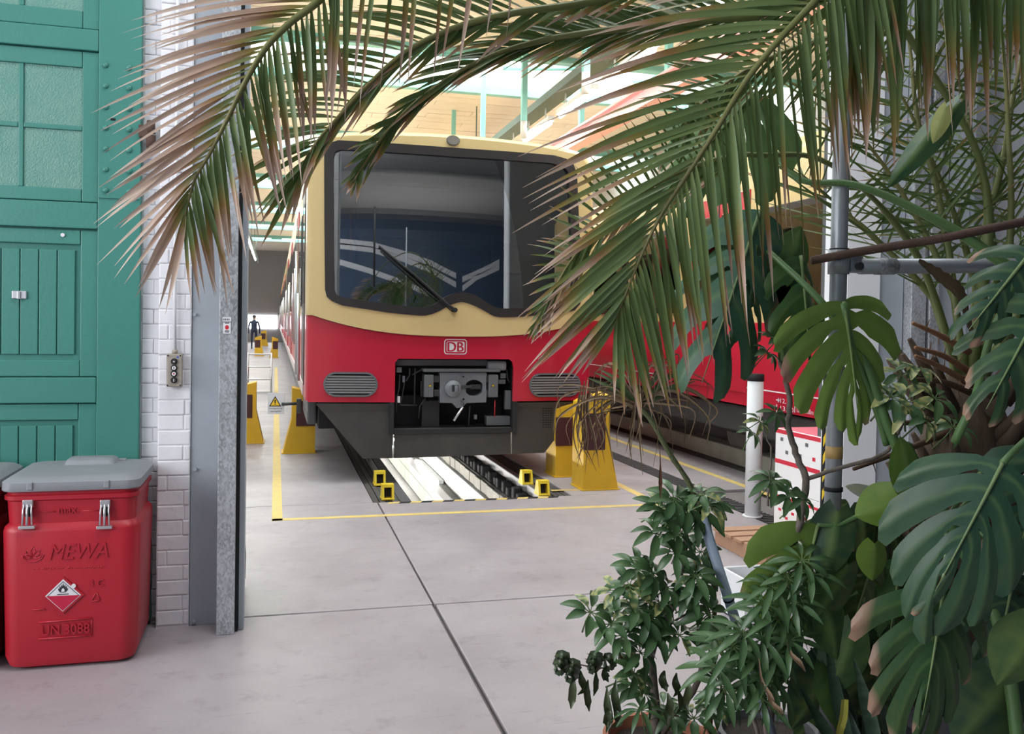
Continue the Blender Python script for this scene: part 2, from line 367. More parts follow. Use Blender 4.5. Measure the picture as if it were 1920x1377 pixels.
# folding gate leaf edge just inside and its hanging cable
e0 = onY(452, 1000, 5.05).x; e1 = onY(459, 1000, 5.05).x
M_green = mat('green_door_paint', (.050, .225, .185), .42, var=.22, scale=2.5, bump=.10, bscale=60, col2=(.03, .15, .125))
t = thing('folding_gate_leaf', 'edge of the green gate leaf folded open behind the galvanised channel', 'gate', (e1, 5.2, 0))
box('leaf', (e1-.05, 5.0, .02), (e1-.012, 5.6, .75), M_green, t, .004); box('leaf', (e1-.05, 5.0, .75), (e1-.012, 5.6, 4.5), M_white, t, .004)
cable = tube('hanging_cable', [onY(452, 690, 4.99), onY(458, 760, 4.98), onY(455, 950, 4.97), onY(459, 1040, 4.97), onY(458, 1085, 4.97), onY(455, 1060, 4.97), onY(454, 960, 4.97)], .006, M_black)
tag(cable, 'black cable hanging in a loop beside the galvanised channel', 'cable')
# ---- gate wall, right side
RY = 5.02
X = lambda px, Y=RY, py=700: onY(px, py, Y).x
wr = MB(); wr.box((X(1807), RY+.03, 0), (9.2, 5.3, 6.2)); wr.box((X(1590), RY+.1, 0), (X(1807), 5.3, 6.2))
struct(wr, 'wall_right', mat('lilac_grey_wall', (.40, .41, .45), .75, var=.25, scale=2.5, bump=.1))
jp = box('white_jamb_panel', (X(1581), RY-.02, 0), (X(1643), RY+.23, 4.6), M_white, None, .004); tag(jp, 'white jamb panel behind the scaffold pole', 'panel')
mb = MB()
q = onY(1617, 437, RY-.021); mb.prism([(q.x-.012, q.z), (q.x, q.z-.03), (q.x+.02, q.z+.005), (q.x+.004, q.z+.032)], lambda a, b, d: V((a, d, b)), RY-.022, RY-.0195)
mb.build('worn_sticker', mat('worn_sticker', (.62, .56, .56), .6), jp)
t = thing('right_guide_rails', 'galvanised guide rails and grey steel plates beside the white jamb panel', 'rail', (X(1720), RY, 0))
box('grey_plate', (X(1645), RY, 0), (X(1690), RY+.05, 4.6), M_greypost, t, .004)
box('guide_rail', (X(1692), RY-.07, 0), (X(1720), RY+.03, 4.6), M_galv, t, .006); box('gap', (X(1721), RY-.02, 0), (X(1725), RY+.03, 4.6), M_darkgap, t); box('guide_rail', (X(1726), RY-.07, 0), (X(1744), RY+.03, 4.6), M_galv, t, .006)
box('steel_web', (X(1745), RY-.02, 0), (X(1806), RY+.03, 4.6), M_greypost, t, .004); box('steel_flange', (X(1807), RY-.05, 0), (X(1842), RY+.03, 4.6), mat('dark_steel', (.20, .215, .24), .5, var=.3), t, .004)
for py in (610, 350, 870): 
    p = onY(1755, py, RY-.02); MB().prism(ell(p.x, p.z, .012, .012, 10), lambda a, b, d: V((a, d, b)), RY-.035, RY-.019).build('bolt', M_darkgap, t)
tag(box('added_dark_panel', (X(1590), 5.30, 0), (9.2, 5.34, 6.0), mat('reflection_dimming_grey', (.10, .10, .105), .9, var=.3), None), kind='structure')  # dark sheet added on the unseen wall back to dim its windscreen reflection
# hazard strip on the jamb edge
HY = RY+.17
hx1 = X(1581)-.002; hx0 = X(1543, HY, 850)
t = thing('hazard_board', 'black and yellow striped edge board beside the scaffold pole', 'board', (hx0, HY, 0))
box('board', (hx0, HY, .0), (hx1, HY+.02, 1.45), M_black, t, .003)
M_hazy = mat('hazard_yellow', (.85, .58, .02), .5)
for k in range(11):
    z = .12+k*.12; MB().prism([(hx0+.001, z), (hx1-.001, z+.035), (hx1-.001, z+.095), (hx0+.001, z+.06)], lambda a, b, d: V((a, d, b)), HY-.0025, HY+.001).build('yellow_stripe', M_hazy, t)
# ---- annex shell (behind and beside the camera)
an = MB(); an.box((-6.2, -8.2, 0), (9.3, -8, 5.9)); struct(an, 'wall_back', M_annex)
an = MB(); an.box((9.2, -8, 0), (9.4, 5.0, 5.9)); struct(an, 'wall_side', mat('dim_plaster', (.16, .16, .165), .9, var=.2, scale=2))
an = MB(); an.box((-6.2, -8, 0), (-6, 5.1, 1.2)); an.box((-6.2, -8, 4.9), (-6, 5.1, 5.9)); an.box((-6.2, -8, 1.2), (-6, -6.5, 4.9)); an.box((-6.2, 3.8, 1.2), (-6, 5.1, 4.9)); struct(an, 'wall_left', M_annex)
an = MB(); an.box((-6.2, -8.2, 5.8), (9.4, 5.1, 5.95)); struct(an, 'ceiling_annex', M_annexceil)
# ---- hall shell
hs = MB(); hs.box((-6.2, 5.3, 0), (-6, 60, 6.8)); struct(hs, 'wall_hall_left', M_hallwall)
hs = MB(); hs.box((9.2, 5.3, 0), (9.4, 60, 6.8)); struct(hs, 'wall_hall_right', M_hallwall)
hs = MB(); hs.box((-6.2, 60, 0), (9.4, 60.2, 6.8)); struct(hs, 'wall_far', mat('far_wall', (.36, .35, .36), .8))
for i, (x0, x1) in enumerate(((-5.5, -2.2), (-1.9, .1))): tag(box('window_%d' % (20+i), (x0, 59.93, .9), (x1, 59.98, 1.75), M_sky), kind='structure')
HZ = 6.0; SKY = [8.0, 15.0, 22.0, 29.0, 36.0, 43.0, 50.0]; SW = 1.15
cl = MB(); y = 5.2
for c in SKY: cl.box((-6.2, y, HZ), (9.4, c-SW, HZ+.12)); y = c+SW
cl.box((-6.2, y, HZ), (9.4, 60.2, HZ+.12))
for c in SKY: cl.box((-6.2, c-SW-.05, HZ+.12), (9.4, c-SW, HZ+.6)); cl.box((-6.2, c+SW, HZ+.12), (9.4, c+SW+.05, HZ+.6))
ceil = struct(cl, 'ceiling', M_cream_ceiling)
bmesh_cache = {}
for (ya, yb) in ((9.2, 13.8), (16.2, 20.8), (23.2, 27.8)):
    r = 0; y = ya
    while y < yb-.1:
        x = -3.2-(r % 3)*1.1
        while x < 8.5:
            z = HZ-.016-rnd.random()*.012
            box('board', (x+.006, y+.006, z), (x+3.1, y+.36, HZ), M_cream_ceiling, ceil); x += 3.11
        y += .37; r += 1
for i, c in enumerate(SKY):
    win = MB(); nb = 9
    tag(MB().box((-6, c-SW, HZ+.52), (9.2, c+SW, HZ+.56)).build('window_%d' % (i+1), M_sky), kind='structure')
    wpar = bpy.data.objects['window_%d' % (i+1)]
    fr = MB()
    for k in range(16): fr.box((-6+k*1.0, c-SW, HZ+.44), (-5.95+k*1.0, c+SW, HZ+.52))
    fr.box((-6, c-.03, HZ+.42), (9.2, c+.03, HZ+.52)); fr.build('glazing_bars', M_teal, wpar)
    t = thing('roof_truss', '%s teal steel roof truss from the gate, under a skylight band' % ORD[i], 'truss', (1.6, c, HZ-.3), 'teal trusses under the skylights')
    for s in (-1, 1):
        box('chord', (-6, c+s*SW-.05, HZ-.10), (9.2, c+s*SW+.05, HZ+.02), M_teal, t); box('chord', (-6, c+s*SW-.09, HZ-.13), (9.2, c+s*SW+.09, HZ-.10), M_teal, t)
    n = 0
    for k in range(-1, 5 if i < 3 else 3):
        xx = -2.6+k*2.6
        for s in (-1, 1):
            tube('diagonal', [(xx, c-SW, HZ-.12), (xx+s*1.1, c+SW, HZ+.40)], .05, M_teal, t, 6)
        box('gusset', (xx-.28, c-SW-.04, HZ-.2), (xx+.28, c-SW-.02, HZ+.12), M_teal, t)
# ---- overhead lamps, tray and crane rail in the hall
M_tray = mat('tray_green', (.13, .17, .15), .6); M_fit = mat('lamp_white', (.8, .8, .8), .5); M_pink = mat('red_crane_rail', (.86, .46, .46), .55, var=.15)
t = thing('cable_tray', 'dark grey green cable tray running above the right row of tube lamps', 'tray', (3.85, 20, 4.9))
box('tray', (3.76, 6, 4.86), (3.98, 50, 4.93), M_tray, t); box('tray_side', (3.74, 6, 4.86), (3.76, 50, 4.97), M_tray, t); box('tray_side', (3.98, 6, 4.86), (4.0, 50, 4.97), M_tray, t)
for k in range(12): tube('hanger', [(3.87, 7+k*3.5, 4.93), (3.87, 7+k*3.5, 6.0)], .012, M_tray, t, 6)
def lamp(x, y, z, n, lab, grp):
    t = thing('tube_lamp', lab % ORD[n], 'lamp', (x, y, z), grp)
    box('housing', (x-.05, y, z+.03), (x+.05, y+1.5, z+.10), M_fit, t, .01); tube('tube', [(x, y+.05, z), (x, y+1.45, z)], .028, M_tubelight, t, 8)
    tube('hanger', [(x, y+.3, z+.1), (x, y+.3, z+.28)], .012, M_fit, t, 6); tube('hanger', [(x, y+1.2, z+.1), (x, y+1.2, z+.28)], .012, M_fit, t, 6)
for k in range(18): lamp(3.88, 6.9+k*1.85, 4.58, k, '%s tube lamp from the gate in the row above the right side of the train', 'tube lamps right of the front train')
t = thing('lamp_track', 'dark lamp track on the ceiling over the walkway left of the front train', 'rail', (-1.05, 20, 4.9)); box('track', (-1.11, 9, 4.86), (-.99, 55, 4.92), M_tray, t)
for k in range(9): tube('hanger', [(-1.05, 10+k*5, 4.92), (-1.05, 10+k*5, 6.0)], .012, M_tray, t, 6)
for k in range(20): lamp(-1.05, 10+k*1.9, 4.58, k, '%s tube lamp from the gate in the row over the left walkway', 'tube lamps over the left walkway')
t = thing('crane_rail', 'pale red steel crane rail running overhead right of the front train', 'rail', (5.05, 20, 4.8))
box('web', (5.02, 6, 4.74), (5.06, 50, 4.96), M_pink, t); box('flange', (4.93, 6, 4.70), (5.15, 50, 4.74), M_pink, t); box('flange', (4.93, 6, 4.96), (5.15, 50, 5.0), M_pink, t)
for k in range(12): box('bracket', (5.0, 7.4+k*3.5, 5.0), (5.08, 7.5+k*3.5, 6.0), M_teal, t)
for k in range(10):
    y = 9.9+k*2.7; q = thing('roof_insulator', '%s white insulator from the gate on a teal bracket above the train' % ORD[k], 'insulator', (3.55, y, 4.7), 'insulators above the front train')
    tube('body', [(3.5, y, 4.35), (3.5, y, 4.6)], .05, M_fit, q, 10); box('bracket', (3.46, y-.04, 4.6), (3.54, y+.04, 6.0), M_teal, q)
# ================================================================== FRONT TRAIN
TC = 1.79
M_red = mat('train_red', (.50, .010, .035), .32, var=.08, scale=2, coat=.3)
M_cream = mat('train_cream', (.62, .455, .215), .32, var=.06, scale=2, coat=.3)
M_skirt = mat('skirt_black', (.045, .043, .045), .55, var=.45, scale=5, col2=(.085, .075, .065))
M_frame = mat('window_rubber', (.022, .017, .018), .38)
M_dark = mat('pocket_dark', (.016, .016, .018), .7)
M_mach = mat('machine_dark', (.05, .05, .052), .55, .2, var=.4)
M_coup = mat('coupler_grey', (.23, .24, .27), .45, .3, var=.35, scale=12)
M_steel = mat('bright_steel', (.62, .62, .64), .3, .8)
M_boxg = mat('box_grey', (.12, .125, .135), .5)
M_roofg = mat('roof_grey', (.35, .35, .35), .6)
M_glassF = glass('windscreen_glass', (.70, .71, .72), .012, 3.0)
M_glassS = glass('side_glass', (.20, .21, .23), .03, 1.9)
M_cabgrey = mat('cab_grey', (.30, .29, .28), .8); M_orange = mat('orange_rail', (.75, .25, .03), .4)
def surf(u, z):
    r = .018*max(0, z-1.5)**1.4 if z > 1.5 else 0
    return 8.84 + .11*(min(abs(u), 1.5)/1.48)**2.3 + r + (.03 if z < .8 else 0)
def fmap(off=0):
    return lambda u, z, d: V((TC+u, surf(u, z)-off+d, z))
def onface(px, py):
    Y = 8.85
    for _ in range(6):
        p = onY(px, py, Y); Y = surf(p.x-TC, p.z)
    return (p.x-TC, p.z)
def z7(l): return [onface(560+x/3.06, 230+y/3.06) for x, y in l]
def zb(u): return 1.485 + .205*(abs(u)/1.48)**2.6
def ztop(u): return 3.50 - .075*(abs(u)/1.46)**2
def panel(name, outer, holes, m, parent, off=0, th=.02, step=.09, smooth=True):
    vs, fs = fill2d(outer, holes, step); F = fmap(off); n = len(vs)
    P = [F(a, b, 0) for a, b in vs] + [F(a, b, th) for a, b in vs]; fc = list(fs) + [tuple(i+n for i in reversed(f)) for f in fs]
    cnt = {}
    for f in fs:
        for i in range(len(f)): cnt[(f[i], f[(i+1) % len(f)])] = 1
    for (a, b) in list(cnt):
        if (b, a) not in cnt: fc.append((b, a, a+n, b+n))
    mb = MB(); mb.add(P, fc); o = mb.build(name, m, parent)
    if smooth:
        o.data.polygons.foreach_set('use_smooth', [True]*len(o.data.polygons)); o.data.set_sharp_from_angle(angle=math.radians(40))
    return o
def smoothp(pts, n=4):
    c = catmull([(x, y, 0) for x, y in pts], n); return [(p.x, p.y) for p in c]
train = thing('electric_train', 'ochre and red electric train facing the camera over the inspection pit, dark windscreen in front', 'train', (TC, 9.2, 0))
# outlines on the face
UE = 1.44
N = 24
top = []
for i in range(N+1):
    u = UE - 2*UE*i/N; top.append((u, ztop(u)))
r = .24
cr = [(UE - r + r*math.cos(a), ztop(UE)-r+.012 + r*math.sin(a)) for a in [math.radians(k*15) for k in range(0, 6)]]
topm = [p for p in top if abs(p[0]) < UE-r]
cl_ = [(-x, z) for x, z in reversed(cr)]
bz = [(-UE + 2*UE*i/N, zb(-UE+2*UE*i/N)) for i in range(N+1)]
cream_out = bz + [(UE, 2.0), (UE, 2.6)] + cr + topm + cl_ + [(-UE, 2.6), (-UE, 2.0)]
fr_o = z7([(145, 190), (158, 150), (185, 118), (225, 106), (480, 120), (900, 150), (1300, 178), (1460, 192), (1530, 212), (1570, 245), (1590, 300), (1602, 600), (1617, 980), (1608, 1040), (1575, 1078), (1520, 1090), (1300, 1112)]) + \
    smoothp(z7([(1300, 1112), (1200, 1117), (1120, 1112), (1060, 1080), (1000, 1050), (930, 1030), (860, 1050), (800, 1083), (740, 1104), (680, 1107), (520, 1092)]), 3)[1:] + z7([(250, 1050), (190, 1025), (160, 1000), (150, 960), (146, 600)])
fr_i = z7([(198, 205), (208, 172), (240, 158), (480, 172), (900, 200), (1300, 226), (1440, 236), (1510, 252), (1538, 285), (1545, 330), (1556, 600), (1568, 960), (1560, 1015), (1530, 1038), (1300, 1062)]) + \
    smoothp(z7([(1300, 1062), (1200, 1067), (1140, 1064), (1085, 1040), (1030, 1002), (985, 983), (930, 976), (880, 983), (830, 1005), (780, 1040), (730, 1056), (670, 1058), (520, 1044)]), 3)[1:] + z7([(250, 1003), (215, 990), (203, 960), (199, 600)])
panel('cream_mask', cream_out, [fr_o], M_cream, train, .035, .06)
wf = panel('windscreen_frame', fr_o, [fr_i], M_frame, train, .045, .05, .06)
panel('windscreen', fr_i, [], M_glassF, train, .012, .006, .10)
# red lower face with the coupler opening
pk = [onface(740, 752), onface(740, 690), onface(741, 680), onface(747, 673), onface(955, 674), onface(961, 679), onface(962, 690), onface(962, 752)]
pk0, pk1 = pk[0][0], pk[-1][0]
ZR = .815
red_out = [(-UE, ZR), (pk0, ZR), (pk0, pk[1][1])] + pk[2:6] + [(pk1, pk[6][1]), (pk1, ZR), (UE, ZR)] + [(u, z-.004) for u, z in reversed(bz)]
panel('red_apron', red_out, [], M_red, train, 0, .04)
# skirts
zs_ = .245
def skirt(poly, nm='skirt_panel'): return panel(nm, poly, [], M_skirt, train, -.01, .03, .12, False)
g = .008
skirt([(-1.40, .80), (-.93, zs_), (pk0-g, zs_), (pk0-g, .80)])
zc = onface(850, 803)[1]
skirt([(pk0+g, zs_), (pk1-g, zs_+.015), (pk1-g, zc), (pk0+g, zc)])
sk = skirt([(pk1+g, .80), (pk1+g, zs_+.015), (.98, zs_+.015), (1.40, .77), (1.40, .80)])
M_hole = mat('vent_hole', (.006, .006, .006), .9)
mb = MB()
for i in range(6):
    for j in range(10):
        q = onface(1019+i*3.3, 762+j*4.4)
        if not (i > 4 and j > 6): mb.prism(ell(q[0], q[1], .0065, .0065, 6), fmap(-.01), -.002, .001)
h = mb.build('vent_holes', M_hole, sk); h['kind'] = 'stuff'
for px, py in ((704, 762), (745, 812), (953, 808), (968, 768)):
    q = onface(px, py); MB().prism(ell(q[0], q[1], .014, .014, 10), fmap(.004), 0, .02).build('bolt', M_mach, train)
q = [onface(568, 752), onface(577, 752), onface(577, 773), onface(571, 763)]
panel('corner_bracket', q, [], mat('bracket_grey', (.3, .3, .3), .5), train, .004, .02, .1, False)
tube('grab_hook', [fmap(.02)(*onface(736, 835), 0), fmap(.03)(*onface(736, 858), 0)], .008, M_steel, train, 6)
# rounded edge between the face and the side walls, then the body shell
HW = 1.5
def section_outer(pts, cz=2.0):
    out = []
    for u, z in pts:
        if abs(u) >= UE-1e-3: out.append((math.copysign(HW, u), z))
        else: out.append((u*HW/UE, z+.05) if z < ztop(UE)-.02 or abs(u) < UE-r else (u*HW/UE, z+.05))
    return out
def rim(name, pts, m, off):
    so = section_outer(pts); mb = MB(); rows = []
    for k in range(6):
        a = math.radians(90*k/5); row = []
        for (u, z), (us, zs2) in zip(pts, so):
            s, c = math.sin(a), 1-math.cos(a); row.append(V((TC+u+(us-u)*s, surf(u, z)-off+c*.11, z+(zs2-z)*s)))
        rows.append(row)
    rows.append([V((TC+us, 9.35, zs2)) for us, zs2 in so]); n = len(pts)
    mb.add([p for r_ in rows for p in r_], [(i*n+j, i*n+j+1, (i+1)*n+j+1, (i+1)*n+j) for i in range(len(rows)-1) for j in range(n-1)])
    o = mb.build(name, m, train, smooth=True); return so
i0 = len(bz)-1
cream_edge = cream_out[i0:] + [cream_out[0]]
so_c = rim('cab_corner', cream_edge, M_cream, .035)
rim('cab_corner', [(UE, ZR), (UE, 1.2), (UE, zb(UE))], M_red, 0); rim('cab_corner', [(-UE, zb(UE)), (-UE, 1.2), (-UE, ZR)], M_red, 0)
L0, L1 = 9.35, 9.35+17.6
def shell(name, x0, x1, prof, y0, y1, m, parent):
    mb = MB(); n = len(prof); mb.add([V((TCX+u, y, z)) for y in (y0, y1) for u, z in prof], [(j, j+1, n+j+1, n+j) for j in range(n-1)]); return mb.build(name, m, parent, smooth=False)
TCX = TC
ca_prof = so_c
def car_side_parts(parent, X, s, y0, y1, det=True):
    """windows and doors on a side wall at X, outward direction s (-1 left)"""
    y = y0; k = 0
    while y < y1-2.2:
        if k % 3 == 1:
            box('door', (X, y+.1, .95), (X+s*.012, y+1.4, 3.05), M_cream if False else M_red, parent, .01)
            dp = None
            for a in (.16, .80):
                box('door_window', (X+s*.006, y+a, 1.75), (X+s*.018, y+a+.52, 2.85), M_glassS, parent, .02)
            box('door_seal', (X+s*.002, y+.735, .97), (X+s*.016, y+.765, 3.03), M_frame, parent)
            for a in (.06, 1.40): tube('grab_rail', [(X+s*.05, y+a, 1.3), (X+s*.05, y+a, 2.3)], .014, M_steel, parent, 6)
            y += 1.65
        else:
            f = box('window_frame', (X, y+.08, 1.78), (X+s*.012, y+1.42, 2.82), M_frame, parent, .02)
            box('window', (X+s*.004, y+.14, 1.84), (X+s*.018, y+1.36, 2.76), M_glassS, parent, .012)
            y += 1.6
        k += 1
def car(parent, y0, y1, first, sill=True):
    yb = y0
    if first:                                   # the driver's cab has real window openings on both sides
        yb = 10.3; roofp = [(1.5, 2.87)] + [p for p in ca_prof if p[1] > 2.9] + [(-1.5, 2.87)]
        shell('body_upper', 0, 0, roofp, y0, yb, M_cream, parent)
        for s in (1, -1):
            box('body_upper', (TCX+s*1.47, y0, 1.66), (TCX+s*1.5, yb, 1.80), M_cream, parent); box('body_upper', (TCX+s*1.47, y0, 1.80), (TCX+s*1.5, 9.5, 2.87), M_cream, parent); box('body_upper', (TCX+s*1.47, 10.1, 1.80), (TCX+s*1.5, yb, 2.87), M_cream, parent)
    shell('body_upper', 0, 0, ca_prof, yb, y1, M_cream, parent)
    for s in (1, -1):
        a = MB(); a.box((TCX+s*1.44, y0, .82), (TCX+s*1.5, y1, zb(UE))); a.build('body_lower', M_red, parent)
        if sill: box('sill_strip', (TCX+s*1.495, y0+.1, .84), (TCX+s*1.515, y1-.1, .97), M_sill, parent, .006)
        box('solebar', (TCX+s*1.36, y0+.2, .52), (TCX+s*1.46, y1-.2, .80), M_mach if s > 0 or not sill else M_boxg, parent, .02)
    box('underframe', (TCX-1.35, y0, .5), (TCX+1.35, y1, .84), M_dark, parent)
    for yy in (y0+2.6, y1-2.6):
        box('bogie', (TCX-1.0, yy-1.5, .38), (TCX+1.0, yy+1.5, .62), M_mach, parent, .05)
        for dy in (-1.1, 1.1):
            for s in (-1, 1):
                MB().prism([(yy+dy+.42*math.cos(t_*math.pi/12), .43+.42*math.sin(t_*math.pi/12)) for t_ in range(24)], lambda a, b, d: V((d, a, b)), TCX+s*.72-.06, TCX+s*.72+.06).build('wheel', M_rail, parent)
            
M_sill = mat('sill_pinkish', (.62, .50, .50), .3, .2)
roofp = [p for p in so_c if p[1] > 3.35]
for c in range(3):
    a = L0 + c*18.2
    car(train, a if c == 0 else a, a+17.6, c == 0)
    car_side_parts(train, TC-1.5, -1, a+(1.0 if c == 0 else .5), a+17.4)
car_side_parts(train, TC+1.5, 1, L0+1.0, L0+12)
# cab side window strip and door next to the corner, left side
M_glassC = glass('cab_side_glass', (.72, .74, .75), .02, 1.6)
for s in (-1, 1):
    mm = M_frame if s < 0 else M_cream
    for a, b in (((9.42, .95), (10.2, 1.8)), ((9.42, 1.8), (9.5, 3.1)), ((10.1, 1.8), (10.2, 3.1)), ((9.5, 2.85), (10.1, 3.1))): box('cab_door', (TC+s*1.5, a[0], a[1]), (TC+s*1.508, b[0], b[1]), mm, train)
    box('cab_window', (TC+s*1.500, 9.5, 1.8), (TC+s*1.506, 10.1, 2.85), M_glassC, train)
tube('cab_grab_rail', [(TC-1.56, 9.32, 1.0), (TC-1.57, 9.32, 1.9)], .016, M_steel, train, 8); tube('cab_grab_rail', [(TC-1.56, 10.3, 1.0), (TC-1.57, 10.3, 2.4)], .016, M_steel, train, 8)
# top marker lamp
q = onface(848, 265); mk = MB().prism(ell(q[0], q[1], .068, .052, 24), fmap(.05), 0, .04).build('marker_lamp', mat('lamp_rim', (.14, .13, .11), .5), train)
MB().prism(ell(q[0], q[1], .060, .045, 24), fmap(.054), 0, .01).build('lens', mat('lamp_lens', (.20, .18, .16), .25), mk)
# grilles
def grille(x0, x1, y0, y1):
    a, b = onface(x0, (y0+y1)/2), onface(x1, (y0+y1)/2); c, d = onface((x0+x1)/2, y0), onface((x0+x1)/2, y1); hz = (c[1]-d[1])/2; cz = (c[1]+d[1])/2
    out = rrect(a[0], cz-hz, b[0], cz+hz, hz*.999, 8)
    gr = panel('headlight_grille', out, [rrect(a[0]+.018, cz-hz+.018, b[0]-.018, cz+hz-.018, hz-.02, 8)], M_boxg, train, .02, .035, .06)
    panel('recess', rrect(a[0]+.01, cz-hz+.01, b[0]-.01, cz+hz-.01, hz-.011, 8), [], M_hole, gr, .004, .004, .08)
    n = 7
    for k in range(n):
        z = cz-hz+.03+(2*hz-.06)*(k+.5)/n; dz = abs(z-cz); ins = hz - math.sqrt(max(0, hz*hz-dz*dz))+.01
        panel('slat', [(a[0]+ins, z-.010), (b[0]-ins, z-.010), (b[0]-ins, z+.008), (a[0]+ins, z+.008)], [], M_slat, gr, .016, .014, .2, False)
M_slat = mat('grille_slat', (.25, .25, .26), .4, .3)
grille(606, 708, 698, 744); grille(992, 1088, 700, 744)
# operator badge
def badge():
    a, b = onface(833, 636), onface(875, 665); cu, cz_ = (a[0]+b[0])/2, (a[1]+b[1])/2; hw, hh = (b[0]-a[0])/2, (a[1]-b[1])/2
    M_w = M_white
    bd = panel('badge', rrect(cu-hw, cz_-hh, cu+hw, cz_+hh, .03), [], M_w, train, .004, .006, .05, False)
    panel('badge_edge', rrect(cu-hw+.009, cz_-hh+.009, cu+hw-.009, cz_+hh-.009, .024), [rrect(cu-hw+.024, cz_-hh+.024, cu+hw-.024, cz_+hh-.024, .014)], M_red, bd, .0055, .003, .05, False)
    v, f = text_geo('DB', .135); F = fmap(.0056)
    xs = [p[0] for p in v]; ys_ = [p[1] for p in v]; sx = 2*(hw-.036)/(max(xs)-min(xs)); sy = 2*(hh-.030)/(max(ys_)-min(ys_)); mx, my = (max(xs)+min(xs))/2, (max(ys_)+min(ys_))/2
    v2 = [(cu+(p[0]-mx)*sx, cz_+(p[1]-my)*sy) for p in v]
    mb = MB()
    for dx in (0, .006): mb.add([F(a_, b_, -.001-dx*.1) for a_, b_ in [(p[0]+dx-.003, p[1]) for p in v2]], f)
    mb.build('badge_letters', M_red, bd)
badge()
# coupler pocket
pa, pb = TC+pk0, TC+pk1; pz0, pz1 = zc-.005, pk[3][1]
mb = MB(); mb.box((pa-.02, 9.5, pz0-.05), (pb+.02, 9.55, pz1+.05)); mb.box((pa-.05, 8.86, pz0-.05), (pa-.005, 9.5, pz1+.05)); mb.box((pb+.005, 8.86, pz0-.05), (pb+.05, 9.5, pz1+.05)); mb.box((pa, 8.87, pz1), (pb, 9.5, pz1+.05)); mb.box((pa, 8.87, pz0-.05), (pb, 9.5, pz0-.005))
mb.build('coupler_pocket', M_dark, train)
YC = 8.92
def pq(px, py, Y=YC): p = onY(px, py, Y); return p.x, p.z
def prect(px0, py0, px1, py1, Y, d, m, name, parent=train, bev=.006):
    a, b = pq(px0, py0, Y), pq(px1, py1, Y); return box(name, (a[0], Y, b[1]), (b[0], Y+d, a[1]), m, parent, bev)
zc4 = lambda x, y: (730+x/7.68, 660+y/7.68)
plate = [zc4(*p) for p in ((725, 300), (1395, 300), (1405, 330), (1395, 360), (1395, 540), (1400, 580), (1395, 728), (1110, 738), (1050, 800), (975, 812), (905, 738), (730, 735), (722, 560), (730, 520))]
pp = [pq(*p) for p in plate]
cp_ = pq(*zc4(1215, 520)); hr = .083
hole = [(cp_[0]+(hr*1.12 if math.cos(t_) > 0 else hr)*max(-1, min(1, 1.15*math.cos(t_))), cp_[1]+hr*1.02*math.sin(t_)) for t_ in [i*math.pi/12 for i in range(24)]]
vs, fs = fill2d(pp, [hole], .08); n = len(vs); mb = MB()
edge = {}
for f in fs:
    for i in range(len(f)): edge[(f[i], f[(i+1) % len(f)])] = 1
mb.add([V((a, YC, b)) for a, b in vs]+[V((a, YC+.10, b)) for a, b in vs], list(fs)+[tuple(i+n for i in reversed(f)) for f in fs]+[(b, a, a+n, b+n) for (a, b) in edge if (b, a) not in edge])
coup = mb.build('coupler', M_coup, train)
cd = pq(*zc4(910, 525))
rings = [(.087, 0), (.083, -.03), (.045, -.05), (.03, -.052)]; mb = MB(); vs = []; n = 28
for rr_, dy in rings: vs += [V((cd[0]+rr_*math.cos(2*math.pi*i/n), YC+dy, cd[1]+rr_*math.sin(2*math.pi*i/n))) for i in range(n)]
mb.add(vs, [(k*n+i, k*n+(i+1) % n, (k+1)*n+(i+1) % n, (k+1)*n+i) for k in range(3) for i in range(n)]+[tuple(3*n+i for i in range(n))]); mb.build('coupler_cone', M_coup, coup, smooth=False)
prect(*zc4(905, 480), *zc4(998, 575), YC-.06, .05, M_dark, 'cone_slot', coup); prect(*zc4(945, 490), *zc4(990, 580), YC-.075, .03, M_coup, 'hook_plate', coup); prect(*zc4(985, 485), *zc4(1190, 525), YC-.03, .03, M_mach, 'coupling_link', coup)
box('hole_back', (cp_[0]-.09, YC+.085, cp_[1]-.09), (cp_[0]+.1, YC+.098, cp_[1]+.09), M_dark, coup)
prect(*zc4(1160, 470), *zc4(1320, 540), YC+.02, .05, M_mach, 'lock_gear', coup)
for (x, y, rr_) in ((1062, 355, .017), (1062, 680, .022), (1062, 752, .013)):
    c = pq(*zc4(x, y)); MB().prism(ell(c[0], c[1], rr_, rr_, 14), lambda a, b, d: V((a, d, b)), YC-.02, YC).build('air_port', M_coup, coup); MB().prism(ell(c[0], c[1], rr_*.55, rr_*.55, 12), lambda a, b, d: V((a, d, b)), YC-.0215, YC-.018).build('port_hole', M_hole, coup)
a, b = pq(*zc4(1050, 790)), pq(*zc4(915, 985)); tube('release_handle', [(a[0], YC-.03, a[1]), (b[0], YC-.05, b[1])], .013, M_steel, coup, 10)
prect(*zc4(490, 245), *zc4(1600, 292), YC-.04, .16, M_boxg, 'coupler_top_rail')
M_tri = mat('warning_yellow', (.85, .55, .02), .5)
